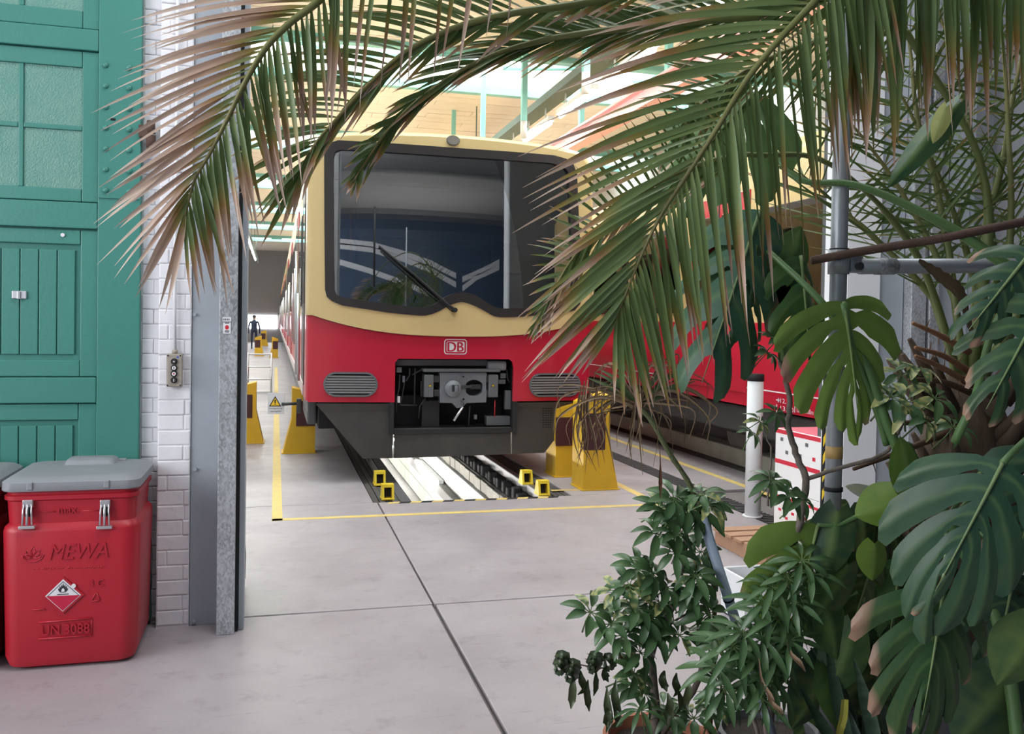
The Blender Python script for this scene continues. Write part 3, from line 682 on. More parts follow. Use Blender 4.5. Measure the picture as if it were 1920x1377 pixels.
def tri(cx, cz_, s, Y, parent, ex=True):
    t = MB().prism([(cx-s, cz_-s*.85), (cx+s, cz_-s*.85), (cx, cz_+s*.9)], lambda a, b, d: V((a, d, b)), Y-.0015, Y).build('warning_triangle', M_black, parent)
    MB().prism([(cx-s*.74, cz_-s*.70), (cx+s*.74, cz_-s*.70), (cx, cz_+s*.6)], lambda a, b, d: V((a, d, b)), Y-.0025, Y-.001).build('yellow_field', M_tri, t) if parent.parent is None else MB().prism([(cx-s*.74, cz_-s*.70), (cx+s*.74, cz_-s*.70), (cx, cz_+s*.6)], lambda a, b, d: V((a, d, b)), Y-.0025, Y-.001).build('warning_field', M_tri, parent)
    m = MB(); m.prism([(cx-s*.09, cz_-s*.30), (cx+s*.09, cz_-s*.30), (cx+s*.13, cz_+s*.28), (cx-s*.13, cz_+s*.28)], lambda a, b, d: V((a, d, b)), Y-.0035, Y-.002); m.prism(ell(cx, cz_-s*.48, s*.1, s*.1, 8), lambda a, b, d: V((a, d, b)), Y-.0035, Y-.002)
    m.build('exclamation_mark', M_black, parent)
for x0, x1, tx in ((505, 635, 587), (1435, 1565, 1493)):
    bx = prect(*zc4(x0, 330), *zc4(x1, 655), YC-.03, .14, M_boxg, 'contact_box'); c = pq(*zc4(tx, 480), YC-.03); tri(c[0], c[1], .02, YC-.0305, bx)
for x0, x1 in ((640, 718), (1393, 1432)):
    for y0, y1 in ((345, 440), (548, 640)): prect(*zc4(x0, y0), *zc4(x1, y1), YC, .06, M_mach, 'box_hinge')
prect(*zc4(85, 110), *zc4(1410, 205), YC+.06, .1, M_boxg, 'cross_beam'); prect(*zc4(1420, 130), *zc4(1690, 270), YC+.0, .1, mat('tank_grey', (.22, .24, .26), .5), 'air_tank', bev=.02)
prect(*zc4(1600, 310), *zc4(1680, 385), YC+.03, .1, M_boxg, 'bracket'); prect(*zc4(1570, 400), *zc4(1675, 465), YC+.02, .1, M_boxg, 'bracket'); prect(*zc4(1670, 560), *zc4(1750, 830), YC+.02, .06, M_boxg, 'strut')
prect(*zc4(105, 225), *zc4(180, 300), YC-.0, .06, M_boxg, 'valve'); prect(*zc4(190, 345), *zc4(225, 440), YC+.02, .01, M_coup, 'type_plate'); prect(*zc4(118, 640), *zc4(155, 735), YC-.02, .01, M_white, 'white_tag')
for pts in (((150, 330), (140, 520), (100, 700), (105, 870)), ((220, 380), (210, 500), (170, 700), (160, 770), (400, 770)), ((290, 240), (290, 340), (240, 420)), ((480, 250), (330, 330)), ((370, 240), (360, 760)), ((520, 670), (440, 780), (420, 960)), ((460, 420), (460, 640)), ((1160, 780), (1140, 1060)), ((1690, 260), (1700, 390), (1730, 440))):
    P_ = [pq(*zc4(*p), YC+.04) for p in pts]; tube('hose', [(a, YC+.04, b) for a, b in P_], .008, M_mach, train, 6)
P_ = [pq(*zc4(1520, 700)), pq(*zc4(1515, 940))]; tube('red_lever', [(a, YC, b) for a, b in P_], .007, mat('lever_red', (.4, .02, .02), .5), train, 6)
prect(*zc4(1400, 930), *zc4(1740, 1060), YC+.05, .1, M_boxg, 'step_box'); prect(*zc4(1225, 910), *zc4(1265, 975), YC+.05, .05, M_coup, 'clamp'); prect(*zc4(470, 700), *zc4(720, 1080), YC+.18, .1, M_mach, 'buffer_beam')
# wiper
P_ = [fmap(.09)(*z7([p])[0], 0) for p in ((885, 1075), (850, 1050), (660, 880), (455, 712))]
wp = tube('wiper_arm', P_, [.017, .016, .011, .008], M_black, train, 8); P2 = [fmap(.075)(*z7([p])[0], 0) for p in ((875, 1085), (830, 1050), (650, 900), (465, 735))]; tube('wiper_rod', P2, .006, M_black, wp, 6)
P_ = [fmap(.05)(*z7([p])[0], 0) for p in ((434, 485), (432, 700), (430, 940))]; tube('wiper_blade', P_, .010, M_black, wp, 6)
q = z7([(887, 1076)])[0]; MB().prism(ell(q[0], q[1], .024, .024, 14), fmap(.11), 0, .09).build('wiper_pivot', M_black, wp)
# driver's cab seen through the windscreen
cab = MB(); cab.box((TC-1.38, 10.35, 1.3), (TC+1.38, 10.4, 3.45)); 
for s in (-1, 1):
    for a, b in (((9.05, 1.3), (10.35, 1.78)), ((9.05, 1.78), (9.46, 2.88)), ((10.14, 1.78), (10.35, 2.88)), ((9.05, 2.88), (10.35, 3.42))): cab.box((TC+s*1.36, a[0], a[1]), (TC+s*1.38, b[0], b[1]))
cab.box((TC-1.38, 9.15, 3.40), (TC+1.38, 10.35, 3.44)); cab.box((TC-1.38, 9.05, 1.3), (TC+1.38, 10.35, 1.34))
cab.build('cab_interior', M_cabgrey, train)
def inner(x0, y0, x1, y1, Y, d, m, name, bev=.01):
    a, b = onY(560+x0/3.06, 230+y0/3.06, Y), onY(560+x1/3.06, 230+y1/3.06, Y); return box(name, (a.x, Y, b.z), (b.x, Y+d, a.z), m, train, bev)
inner(405, 195, 1330, 310, 9.12, .08, mat('display_grey', (.80, .79, .77), .6), 'destination_display'); inner(205, 180, 400, 310, 9.2, .1, M_dark, 'shade_box'); inner(205, 325, 1480, 345, 9.1, .06, M_dark, 'blind_roller')
inner(335, 350, 1215, 690, 9.3, .02, mat('blind_grey', (.72, .69, .66), .8, var=.3, scale=1.5), 'sun_blind')
inner(205, 830, 1560, 1075, 9.2, .5, mat('dash_dark', (.035, .04, .055), .5), 'dashboard', .05); inner(700, 715, 1110, 830, 9.35, .2, M_dark, 'instrument_hood', .03); inner(1120, 720, 1200, 770, 9.3, .1, M_boxg, 'monitor', .02)
inner(1180, 700, 1300, 1000, 10.1, .1, M_cabgrey, 'driver_seat', .04); inner(1290, 960, 1340, 1040, 9.15, .02, M_white, 'notice_card', .002)
a = onY(560+305/3.06, 230+495/3.06, 9.6); b = onY(560+303/3.06, 230+800/3.06, 9.6); tube('handrail', [a, b], .022, M_orange, train, 8)
a = onY(560+328/3.06, 230+380/3.06, 9.5); b = onY(560+333/3.06, 230+800/3.06, 9.5); tube('pillar', [a, b], .012, M_coup, train, 8)
# ================================================================== SECOND TRAIN (right track)
T2X = 6.2
TCX = T2X
train2 = thing('electric_train', 'second red and cream train standing on the right track behind the plants', 'train', (T2X, 7, 0))
UE0 = 1.5
ca_prof = so_c
y0 = 5.75
for c in range(2):
    car(train2, y0+c*18.2, y0+c*18.2+17.6, False, False)
    car_side_parts(train2, T2X-1.5, -1, y0+c*18.2+.7, y0+c*18.2+17.3)
box('cab_end', (T2X-1.5, y0-.12, .82), (T2X+1.5, y0, 3.3), M_cream, train2, .1)
box('white_line', (T2X-1.503, y0, 1.0), (T2X-1.5, y0+36, 1.012), M_white, train2)
def side_text(s, px, py, size, align='LEFT'):
    p = onX(px, py, T2X-1.5); v, f = text_geo(s, size, align)
    MB().add([V((T2X-1.519, p.y-a, p.z+b)) for a, b, _ in v], f).build('side_lettering', M_white, train2)
X2 = T2X-1.5
t_ = onX(1461, 753, X2)
def strow(s, px0, px1, py):
    v, f = text_geo(s, .1, 'LEFT'); a, b = onX(px0, py, X2), onX(px1, py, X2); xs = [p[0] for p in v]; L_ = (a.y-b.y)/(max(xs)-min(xs))
    MB().add([V((X2-.0165, a.y-(p[0]-min(xs))*L_, a.z+p[1]*.62)) for p in v], f).build('side_lettering', M_white, train2)
strow('12.10', 1466, 1488, 752); strow('13.40', 1466, 1491, 766); strow('LüK 36.80m', 1497, 1528, 769)
def arrow(px0, px1, py):
    a, b = onX(px0, py, X2), onX(px1, py, X2); m = MB(); m.box((X2-.0165, a.y, a.z-.006), (X2-.0160, b.y, a.z+.006))
    d = .03 if b.y > a.y else -.03
    m.add([V((X2-.0165, b.y, a.z)), V((X2-.0165, b.y-d, a.z+.025)), V((X2-.0165, b.y-d, a.z-.025))], [(0, 1, 2)]); m.build('side_arrow', M_white, train2)
arrow(1458, 1465, 750); arrow(1498, 1491, 757)
for px in (1459, 1493): 
    a = onX(px, 766, X2); m = MB(); m.box((X2-.0165, a.y-.006, a.z-.04), (X2-.016, a.y+.006, a.z+.04)); m.build('side_mark', M_white, train2)
# blue rail vehicle parked behind the camera: seen only mirrored in the windscreen
t = thing('blue_railcar', 'dark blue railcar with white stripes parked behind the viewer, mirrored in the windscreen', 'railcar', (2.5, -2.6, 0))
M_blue = mat('railcar_blue', (.085, .125, .20), .3); BY = -1.6
mb = MB(); prof = [(0, .4), (0, 4.15), (-.12, 4.4), (-.5, 4.6), (-2.2, 4.65), (-2.2, .4)]
mb.prism(prof, lambda a, b, d: V((d, BY+a, b)), -5.2, 8.8); mb.build('body', M_blue, t)
for s in range(9): MB().prism([(-4.6+s*1.5+.4*math.cos(k*math.pi/10), .42+.4*math.sin(k*math.pi/10)) for k in range(20)], lambda a, b, d: V((a, d, b)), BY-.4, BY-.25).build('wheel', M_rail, t)
def mirrored(x, y):
    px, py = 560+x/3.06, 230+y/3.06; u, z = onface(px, py); p = V((TC+u, surf(u, z), z)); e = .01
    n = V(((surf(u+e, z)-surf(u-e, z))/(2*e), -1, (surf(u, z+e)-surf(u, z-e))/(2*e))).normalized(); d = (p-EYE).normalized(); r_ = d-n*(2*d.dot(n))
    q = p+r_*((BY-p.y)/r_.y); return (max(-5.1, min(8.7, q.x)), max(.45, min(4.05, q.z)))
for st in (((200, 680), (420, 702), (600, 752), (760, 808), (900, 880)), ((200, 705), (420, 730), (600, 785), (760, 850), (900, 930)), ((200, 790), (400, 850), (600, 920), (790, 1000)), ((940, 900), (1020, 865), (1150, 800)), ((940, 950), (1020, 890), (1150, 830))):
    P_ = [mirrored(*p) for p in st]
    m = MB()
    for a, b in zip(P_, P_[1:]): m.prism([(a[0], a[1]-.07), (b[0], b[1]-.07), (b[0], b[1]+.07), (a[0], a[1]+.07)], lambda u, v, d: V((u, d, v)), BY-.001, BY+.012)
    m.build('white_stripe', mat('stripe_white', (.9, .9, .92), .5), t)
# ================================================================== LEFT FOREGROUND
DY = 5.03
def dx(px, py=600): return onY(px, py, DY).x
def dz(py, px=100): return onY(px, py, DY).z
gate = thing('green_gate', 'closed green panelled gate with wired glass panes left of the white brick pilaster', 'gate', (dx(34), DY, 0))
box('base_sheet', (-3.6, DY+.02, .02), (DX, DY+.035, 5.0), M_green, gate)
XS = dx(183)
box('stile', (XS, DY-.02, .02), (DX, DY+.02, 5.0), M_green, gate, .004)
pl = box('hinge_plate', (XS+.003, DY-.027, dz(374, 220)), (DX-.002, DY-.02, dz(113, 220)), M_green, gate, .002)
for x, ys_ in ((198, (122, 161, 201, 240, 279, 318, 357)), (242, (127, 165, 204, 243, 282, 321, 360))):
    for y in ys_:
        q = onY(x, y, DY-.027); m = MB(); vs = []; n = 12
        for a, dd in ((.0155, 0), (.014, -.006), (.008, -.0105)): vs += [V((q.x+a*math.cos(2*math.pi*i/n), DY-.027+dd, q.z+a*math.sin(2*math.pi*i/n))) for i in range(n)]
        m.add(vs, [(k*n+i, k*n+(i+1) % n, (k+1)*n+(i+1) % n, (k+1)*n+i) for k in range(2) for i in range(n)]+[tuple(range(2*n, 3*n))]); m.build('rivet', M_green, pl, smooth=True)
q = onY(212, 224, DY-.027); box('keyhole', (q.x-.012, DY-.0285, q.z-.006), (q.x+.012, DY-.026, q.z+.006), M_hole, pl)
XL = dx(-115)
def rail(y0, y1, nm='rail'): box(nm, (-3.6, DY-.015, dz(y1)), (XS-.002, DY+.02, dz(y0)), M_green, gate, .005)
rail(50, 90); rail(378, 427); rail(708, 756); rail(1080, 1168, 'bottom_rail'); box('rail', (-3.6, DY-.015, dz(-420)), (XS-.002, DY+.02, dz(-300)), M_green, gate, .005)
M_pane = mat('wired_glass', (.10, .27, .22), .18, var=.35, scale=5, bump=.5, bscale=130, col2=(.22, .36, .31))
def frame(y0, y1, x0, x1, i0, i1, j0, j1, glazed):
    """a framed field: frame members around an opening (i0..i1, j0..j1 in photo pixels)"""
    a, b = dx(x0), dx(x1); ia, ib = dx(i0), dx(i1); T, B, IT, IB = dz(y0), dz(y1), dz(j0), dz(j1)
    for p, q_ in (((a, B), (ia, T)), ((ib, B), (b, T)), ((ia, IT), (ib, T)), ((ia, B), (ib, IB))): box('frame', (p[0]+.001, DY, p[1]), (q_[0]-.001, DY+.02, q_[1]), M_green, gate, .004)
    if glazed:
        mx = (ia+ib)/2; mz = (IT+IB)/2
        box('muntin', (mx-.012, DY+.004, IB), (mx+.012, DY+.02, IT), M_green, gate, .004); box('muntin', (ia, DY+.004, mz-.012), (mx-.013, DY+.02, mz+.012), M_green, gate, .004); box('muntin', (mx+.013, DY+.004, mz-.012), (ib, DY+.02, mz+.012), M_green, gate, .004)
        for u in ((ia, mx-.012), (mx+.012, ib)):
            for v in ((IB, mz-.012), (mz+.012, IT)): box('pane', (u[0]+.001, DY+.012, v[0]+.001), (u[1]-.001, DY+.018, v[1]-.001), M_pane, gate)
    else:
        n = 6; w_ = (ib-ia-.05)/n
        for k in range(n): box('plank', (ia+.025+k*w_+.0025, DY+.008, IB+.03), (ia+.025+(k+1)*w_-.0025, DY+.02, IT-.03), M_green, gate, .003)
frame(92, 376, -115, 183, -82, 151, 122, 352, True); frame(-290, 48, -115, 183, -82, 151, -250, 15, True)
frame(430, 706, -115, 183, -82, 150, 457, 676, False); frame(758, 1078, -115, 183, -82, 148, 788, 1040, False)
q = onY(36, 553, DY); hp = box('hasp', (q.x-.034, DY-.004, q.z-.020), (q.x+.034, DY+.008, q.z+.020), mat('zinc', (.62, .62, .64), .35, .6), gate, .003)
box('hasp_pin', (q.x-.008, DY-.012, q.z-.022), (q.x+.008, DY-.004, q.z+.018), M_steel, hp, .003)
q = onY(118, 441, DY); MB().prism(ell(q.x, q.z, .010, .010, 12), lambda a, b, d: V((a, d, b)), DY-.008, DY+.004).build('white_button', M_white, gate)
M_rust = mat('rust_brown', (.10, .055, .04), .8, var=.5, scale=30, bump=.3)
q = onY(283, 252, 5.0); hg = gate
tube('hinge_barrel', [(q.x, 5.0, q.z-.07), (q.x, 5.0, q.z-.005)], .024, M_rust, hg, 12); tube('hinge_barrel', [(q.x, 5.0, q.z+.005), (q.x, 5.0, q.z+.07)], .021, M_rust, hg, 12); box('hinge_strap', (DX-.01, 4.985, q.z-.02), (q.x, 5.005, q.z+.045), M_rust, hg, .004)
q0, q1 = onY(264, 1018, 5.0), onY(281, 1162, 5.0); ft = box('gate_foot', (q0.x, 5.0, .02), (q1.x, 5.055, q0.z), M_green, gate, .006)
# ---- red containers
M_bin = mat('container_red', (.43, .012, .026), .42, var=.12, scale=3, bump=.05, bscale=60)
M_lid = mat('lid_grey', (.27, .28, .30), .55, var=.2, scale=5)
def loft(sections, m, name, parent, n=6, smooth=True):
    mb = MB(); vs = []; k = None
    for z, hw, hd, r_, cx, cy in sections:
        p = rrect(-hw, -hd, hw, hd, r_, n); k = len(p); vs += [V((cx+a, cy+b, z)) for a, b in p]
    N_ = len(sections); mb.add(vs, [(i*k+j, i*k+(j+1) % k, (i+1)*k+(j+1) % k, (i+1)*k+j) for i in range(N_-1) for j in range(k)]+[tuple(range(k-1, -1, -1)), tuple(range((N_-1)*k, N_*k))])
    o = mb.build(name, m, parent, smooth=True); o.data.set_sharp_from_angle(angle=math.radians(38)); return o
BX0, BX1 = onY(0, 1100, 4.46).x, onY(258, 1100, 4.46).x; BW = (BX1-BX0)/2; BC = (BX0+BX1)/2; BD = .27; BY_ = 4.455+BD
zt = onY(130, 905, 4.45).z
def F_(x, y, d): return V((x, 4.455+d, y))
def container(cx, lab, full):
    t = thing('red_container', lab, 'container', (cx, BY_, 0), 'red waste containers by the green gate')
    S = zt/.86
    loft([(.0, BW-.055, BD-.055, .06, cx, BY_), (.018, BW-.02, BD-.02, .07, cx, BY_), (.06, BW-.006, BD-.006, .075, cx, BY_), (.30*S, BW-.002, BD-.002, .075, cx, BY_), (.635*S, BW+.004, BD+.002, .075, cx, BY_), (.655*S, BW-.002, BD-.004, .07, cx, BY_), (.672*S, BW-.018, BD-.022, .06, cx, BY_), (.775*S, BW-.012, BD-.016, .06, cx, BY_), (.782*S, BW-.002, BD-.006, .06, cx, BY_), (.80*S, BW-.002, BD-.006, .06, cx, BY_), (.806*S, BW-.012, BD-.014, .06, cx, BY_), (.83*S, BW-.012, BD-.014, .06, cx, BY_)], M_bin, 'body', t)
    ld = loft([(.822*S, BW+.002, BD+.004, .06, cx, BY_), (.828*S, BW+.008, BD+.008, .065, cx, BY_), (.862*S, BW+.006, BD+.006, .065, cx, BY_), (.880*S, BW-.02, BD-.02, .06, cx, BY_), (.886*S, BW-.05, BD-.05, .05, cx, BY_)], M_lid, 'lid', t)
    loft([(.88*S, BW*.42, .085, .03, cx+.015, BY_+.15), (.905*S, BW*.38, .07, .03, cx+.015, BY_+.15), (.912*S, BW*.34, .05, .025, cx+.015, BY_+.15)], M_lid, 'lid_grip', ld)
    for o_ in (-.30, .52):
        box('hinge_clip', (cx+o_*BW-.02, BY_+.17, .884*S), (cx+o_*BW+.02, BY_+.20, .897*S), M_steel, ld, .004)
    for f_ in (-.58, .53): box('lid_notch', (cx+f_*BW-.012, BY_-BD-.014, .83*S), (cx+f_*BW+.012, BY_-BD-.002, .866*S), M_lid, ld, .004)
    if not full: return t
    Yf = BY_-BD
    for px in (52, 197):
        p0, p1 = onY(px, 938, Yf), onY(px, 988, Yf); cx_ = p0.x
        b = box('latch', (cx_-.022, Yf-.004, p0.z-.035), (cx_+.022, Yf+.016, p0.z), M_steel, t, .004)
        for s in (-1, 1): tube('latch_wire', [(cx_+s*.016, Yf-.008, p0.z-.02), (cx_+s*.020, Yf-.012, p1.z+.01)], .0045, M_steel, b, 6)
        tube('latch_wire', [(cx_, Yf-.012, p0.z-.02), (cx_, Yf-.014, p1.z+.01)], .006, M_steel, b, 6); box('latch_foot', (cx_-.034, Yf-.020, p1.z-.008), (cx_+.034, Yf+.004, p1.z+.006), M_steel, b, .003); box('latch_slot', (cx_-.012, Yf-.006, p0.z-.075), (cx_+.012, Yf+.02, p0.z-.035), M_hole, b)
    def emb(s, px, py, px1, h, m=M_bin, th=.004, nm='embossed_letters', sh=0, yo=0):
        v, f = text_geo(s, 1, 'LEFT', sh); a, b = onY(px, py, Yf), onY(px1, py, Yf); xs = [q[0] for q in v]; ys_ = [q[1] for q in v]; k = (b.x-a.x)/(max(xs)-min(xs)); hz = h/1655*4.4/(max(ys_)-min(ys_)); my = (max(ys_)+min(ys_))/2
        slope = (onY(px1, py, Yf).z-a.z)*0
        mb = MB(); n = len(v); P = [V((a.x+(q[0]-min(xs))*k, Yf+.002+yo-th, a.z+(q[1]-my)*hz)) for q in v]
        cnt = {}
        for g_ in f:
            for i in range(len(g_)): cnt[(g_[i], g_[(i+1) % len(g_)])] = 1
        mb.add(P+[p+V((0, th, 0)) for p in P], [tuple(g_) for g_ in f]+[(b_, a_, a_+n, b_+n) for a_, b_ in cnt if (b_, a_) not in cnt]); return mb.build(nm, m, t)
    emb('MEWA', 92, 1036, 203, 27, sh=.25, yo=-.004); emb('max.', 108, 960, 146, 10, yo=.015); emb('3 C', 168, 1094, 195, 13, yo=-.003); emb('UN 3088', 78, 1183, 168, 17, yo=-.003)
    def bar(x0, y0, x1, y1, h=.004, yo=0, nm='embossed_line'):
        a, b = onY(x0, y0, Yf), onY(x1, y1, Yf); tube(nm, [(a.x, Yf+yo, a.z), (b.x, Yf+yo, b.z)], h, M_bin, t, 6)
    bar(70, 961, 103, 961, .003, .018); bar(152, 960, 186, 959, .003, .02)
    bar(72, 1168, 172, 1160); bar(72, 1199, 172, 1192); bar(172, 1160, 172, 1192, .002); bar(61, 1144, 85, 1143, .003)
    bar(172, 1127, 180, 1112, .003); bar(181, 1112, 188, 1125, .003); bar(187, 1127, 172, 1128, .003)
    rr = random.Random(5)
    for k in range(30):
        x = 62+k*4.5+rr.random()*1.5
        if k not in (3, 13): bar(x, 1068-k*.1, x+1.5+rr.random()*1.5, 1064-k*.1+rr.random()*3, .0022)
    c = onY(62, 1037, Yf)
    for k, (ang, L_) in enumerate(((90, 20), (50, 18), (130, 18), (15, 17), (165, 17))):
        a = math.radians(ang); d_ = V((math.cos(a), 0, math.sin(a))); n_ = V((-d_.z, 0, d_.x)); L_ = L_*.0026; base = V((c.x, Yf-.001, c.z-.022))
        tube('embossed_petal', [base, base+d_*L_*.5+n_*.011, base+d_*L_, base+d_*L_*.5-n_*.011, base], .0032, M_bin, t, 6)
    tube('embossed_arc', [V((c.x+.046*math.cos(a), Yf-.001, c.z-.002+.04*math.sin(a))) for a in [math.radians(190+k*16) for k in range(11)]], .0032, M_bin, t, 6)
    # placard
    P_ = [onY(*p, Yf) for p in ((119, 1081), (158, 1115), (118, 1151), (80, 1118))]; cx_, cz_ = sum(p.x for p in P_)/4, sum(p.z for p in P_)/4
    dm = lambda s: [(cx_+(p.x-cx_)*s, cz_+(p.z-cz_)*s) for p in P_]
    fx = lambda a, b, d: V((a, d, b))
    pc = MB().prism(dm(1.0), fx, Yf-.006, Yf+.01).build('placard_holder', M_bin, t)
    MB().prism(dm(.86), fx, Yf-.0075, Yf-.005).build('placard', M_white, pc)
    d9 = dm(.82); MB().prism([d9[3], d9[1], d9[2]], fx, Yf-.0085, Yf-.007).build('red_half', mat('placard_red', (.50, .01, .05), .5), pc)
    d8 = dm(.76); d7 = dm(.73)
    MB().prism([d8[3], d8[0], d8[1], d7[1], d7[0], d7[3]], fx, Yf-.0088, Yf-.007).build('black_border', M_ink, pc)
    fl_ = [(0, 0), (.35, .04), (.55, .2), (.62, .48), (.48, .40), (.44, .72), (.30, .52), (.26, .86), (.12, .66), (.02, 1.05), (-.10, .66), (-.22, .88), (-.27, .52), (-.42, .74), (-.46, .40), (-.62, .5), (-.55, .2), (-.35, .04)]
    s_ = .034; fz_ = cz_+.014
    MB().prism([(cx_+a*s_, fz_+b*s_*1.25) for a, b in fl_], fx, Yf-.0088, Yf-.007).build('flame_symbol', M_ink, pc)
    MB().prism([(cx_-.007, fz_+.004), (cx_+.007, fz_+.004), (cx_+.006, fz_+.014), (cx_, fz_+.022), (cx_-.006, fz_+.014)], fx, Yf-.0094, Yf-.008).build('flame_core', M_white, pc)
    MB().box((cx_-.024, Yf-.0088, fz_-.010), (cx_+.024, Yf-.007, fz_-.006)).build('flame_bar', M_ink, pc)
    q = onY(138, 1099, Yf-.005); MB().prism(ell(q.x, q.z, .010, .010, 14), fx, Yf-.011, Yf-.005).build('white_stud', M_white, pc)
    return t
container(BC, 'red lidded container with flammable placard in front of the green gate', True)
container(BC-2*BW-.035, 'second red container cut off by the left picture edge', False)
# ---- push button station on the pilaster
YB = WY-.045
a, b = onY(312, 664, YB), onY(341, 726, YB)
M_khaki = mat('button_box_grey', (.36, .32, .27), .6, var=.3, scale=20)
t = thing('button_station', 'beige push button box with four black and white buttons on the white pilaster', 'switch', ((a.x+b.x)/2, WY, b.z))
box('housing', (a.x, YB, b.z), (b.x, WY-.004, a.z), M_khaki, t, .006)
cx_ = (a.x+b.x)/2
for i, py in enumerate((678, 690, 701, 713)):
    q = onY(326, py, YB); fx = lambda a, b, d: V((a, d, b))
    bt = MB().prism(ell(cx_, q.z, .016, .016, 18), fx, YB-.010, YB+.001).build('button_ring', M_black, t)
    MB().prism(ell(cx_, q.z, .010, .010, 16), fx, YB-.016, YB-.009).build('button_cap', M_white if i in (1, 2) else M_mach, bt)
    if i in (0, 2): MB().prism(ell(cx_, q.z, .004, .004, 8), fx, YB-.0175, YB-.015).build('button_mark', M_redprint if i == 2 else M_white, bt)
    else: MB().box((cx_-.0016, YB-.0175, q.z-.007), (cx_+.0016, YB-.015, q.z+.007)).build('button_mark', M_ink if i == 1 else M_white, bt)
for x, y in ((315, 667), (338, 667), (314, 723), (338, 723)):
    q = onY(x, y, YB); MB().prism(ell(q.x, q.z, .004, .004, 8), lambda a, b, d: V((a, d, b)), YB-.003, YB+.001).build('screw', M_black, t)
q = onY(333, 670, YB); MB().prism(ell(q.x, q.z, .006, .005, 10), lambda a, b, d: V((a, d, b)), YB-.001, YB+.001).build('blue_dot', mat('blue_print', (.05, .12, .45), .5), t)
q0 = onY(326, 655, WY-.02); tube('gland', [(cx_, WY-.022, a.z), (cx_, WY-.022, a.z+.022)], .014, M_khaki, t, 10)
tube('white_conduit', [(cx_, WY-.018, a.z+.022), (cx_-.004, WY-.018, a.z+.3), (cx_-.002, WY-.018, 4.4)], .0085, M_white, t, 8)
# ================================================================== HALL OBJECTS
M_stand = mat('stand_yellow', (.68, .40, .015), .5, var=.3, scale=6, col2=(.42, .25, .03))
M_maroon = mat('maroon_pad', (.055, .012, .014), .55)
def stand(p, side, lab, sc=1.0, wd=.37, ht=.80, dp=.34):
    """side=+1: vertical edge to the right (left of the track)"""
    t = thing('jack_stand', lab, 'jack stand', p, 'yellow jack stands along the trains')
    w_ = wd*sc; h_ = ht*sc; f = (lambda a: a) if side > 0 else (lambda a: w_-a)
    prof = [(0, 0), (w_, 0), (w_, h_*.90), (w_*.80, h_*.94), (w_*.27, h_), (w_*.27, h_*.53)]
    P_ = [(p[0]+f(a), p[2]+b) for a, b in prof]
    MB().prism(P_, lambda a, b, d: V((a, p[1]+d, b)), 0, dp*sc).build('body', M_stand, t)
    x0, x1 = sorted((p[0]+f(w_*.40), p[0]+f(w_*1.0)))
    box('pad', (x0, p[1]-.008, p[2]+h_*.42), (x1, p[1]+.02, p[2]+h_*.80), M_maroon, t, .004)
    box('foot_plate', (p[0]-.015, p[1]-.01, p[2]), (p[0]+w_+.015, p[1]+dp*sc+.01, p[2]+.012), M_stand, t, .003)
    x0, x1 = sorted((p[0]+f(w_*.36), p[0]+f(w_*.92))); box('jack_head', (x0, p[1]+.05, p[2]+h_*.90), (x1, p[1]+dp*sc-.05, p[2]+h_*.965), M_rust, t, .01)
stand(tuple(onZ(530, 852)), 1, 'yellow jack stand under the left front corner of the front train', 1, .38, .80)
stand(tuple(onZ(1093, 921)), -1, 'front yellow jack stand at the right front corner of the front train', 1, .37, .95)
stand(tuple(onZ(1041, 896)), -1, 'yellow jack stand behind the front one on the right of the train', 1, .37, .80)
p = onZ(494, 832); stand((p.x-.36, p.y, 0), -1, 'yellow jack stand just inside the gate, beside the galvanised channel', 1, .36, .80)
p = onZ(481, 661); stand((p.x, p.y-4, 0), -1, 'distant yellow jack stand in front of the walking person', 1, .38, .85)
p = onZ(506, 664); stand((p.x, p.y-4, 0), 1, 'distant yellow jack stand touching the train side behind the step ladder', 1, .34, .85)
p = onZ(494, 640); stand((p.x, 52, 0), -1, 'farthest yellow jack stand, beyond the walking person', 1, .40, .9)
M_blk = mat('block_yellow', (.78, .56, .03), .5, var=.3, scale=14)
for px, py, lab in ((728, 938, 'yellow wheel stop on the left rail, nearer one'), (713, 911, 'yellow wheel stop on the left rail, farther one'), (990, 909, 'yellow wheel stop on the right rail, farther one'), (1021, 930, 'yellow wheel stop on the right rail, nearer one')):
    p = onZ(px, py); t = thing('wheel_stop', lab, 'wheel stop', (p.x, p.y, 0), 'yellow wheel stops on the rails'); h_ = .14; w_ = .055
    for s in (-1, 1): MB().prism([(0, 0), (.16, 0), (.12, h_-.028), (.03, h_-.028)], lambda a, b, d: V((p.x+s*d, p.y+a, b-.004)), w_-.02, w_).build('cheek', M_blk, t)
    MB().prism([(.03, h_-.028), (.12, h_-.028), (.11, h_), (.035, h_)], lambda a, b, d: V((p.x+d, p.y+a, b-.004)), -w_, w_).build('bridge', M_blk, t)
    box('base', (p.x-w_-.004, p.y, -.004), (p.x+w_+.004, p.y+.16, .012), M_blk, t, .003); box('rubber', (p.x-w_+.022, p.y+.08, .012), (p.x+w_-.022, p.y+.11, h_-.036), M_black, t)  # black box painted in for the shade inside the open slot
# step ladder
p = onZ(463, 739); q = onZ(508, 738); t = thing('step_ladder', 'small aluminium step ladder standing left of the front train', 'ladder', ((p.x+q.x)/2, p.y, 0)); M_alu = mat('aluminium', (.62, .62, .63), .35, .7)
W_ = q.x-p.x; H_ = .86
for x in (p.x, q.x): tube('upright', [(x, p.y, 0), (x, p.y+.42, H_)], .022, M_alu, t, 8); tube('rear_leg', [(x, p.y+.85, 0), (x, p.y+.45, H_)], .018, M_alu, t, 8)
for k, z in enumerate((.04, .30, .56, .83)):
    yy = p.y+.42*z/H_; box('tread', (p.x, yy-.02, z-.015), (q.x, yy+.10, z+.015), M_alu, t, .004)
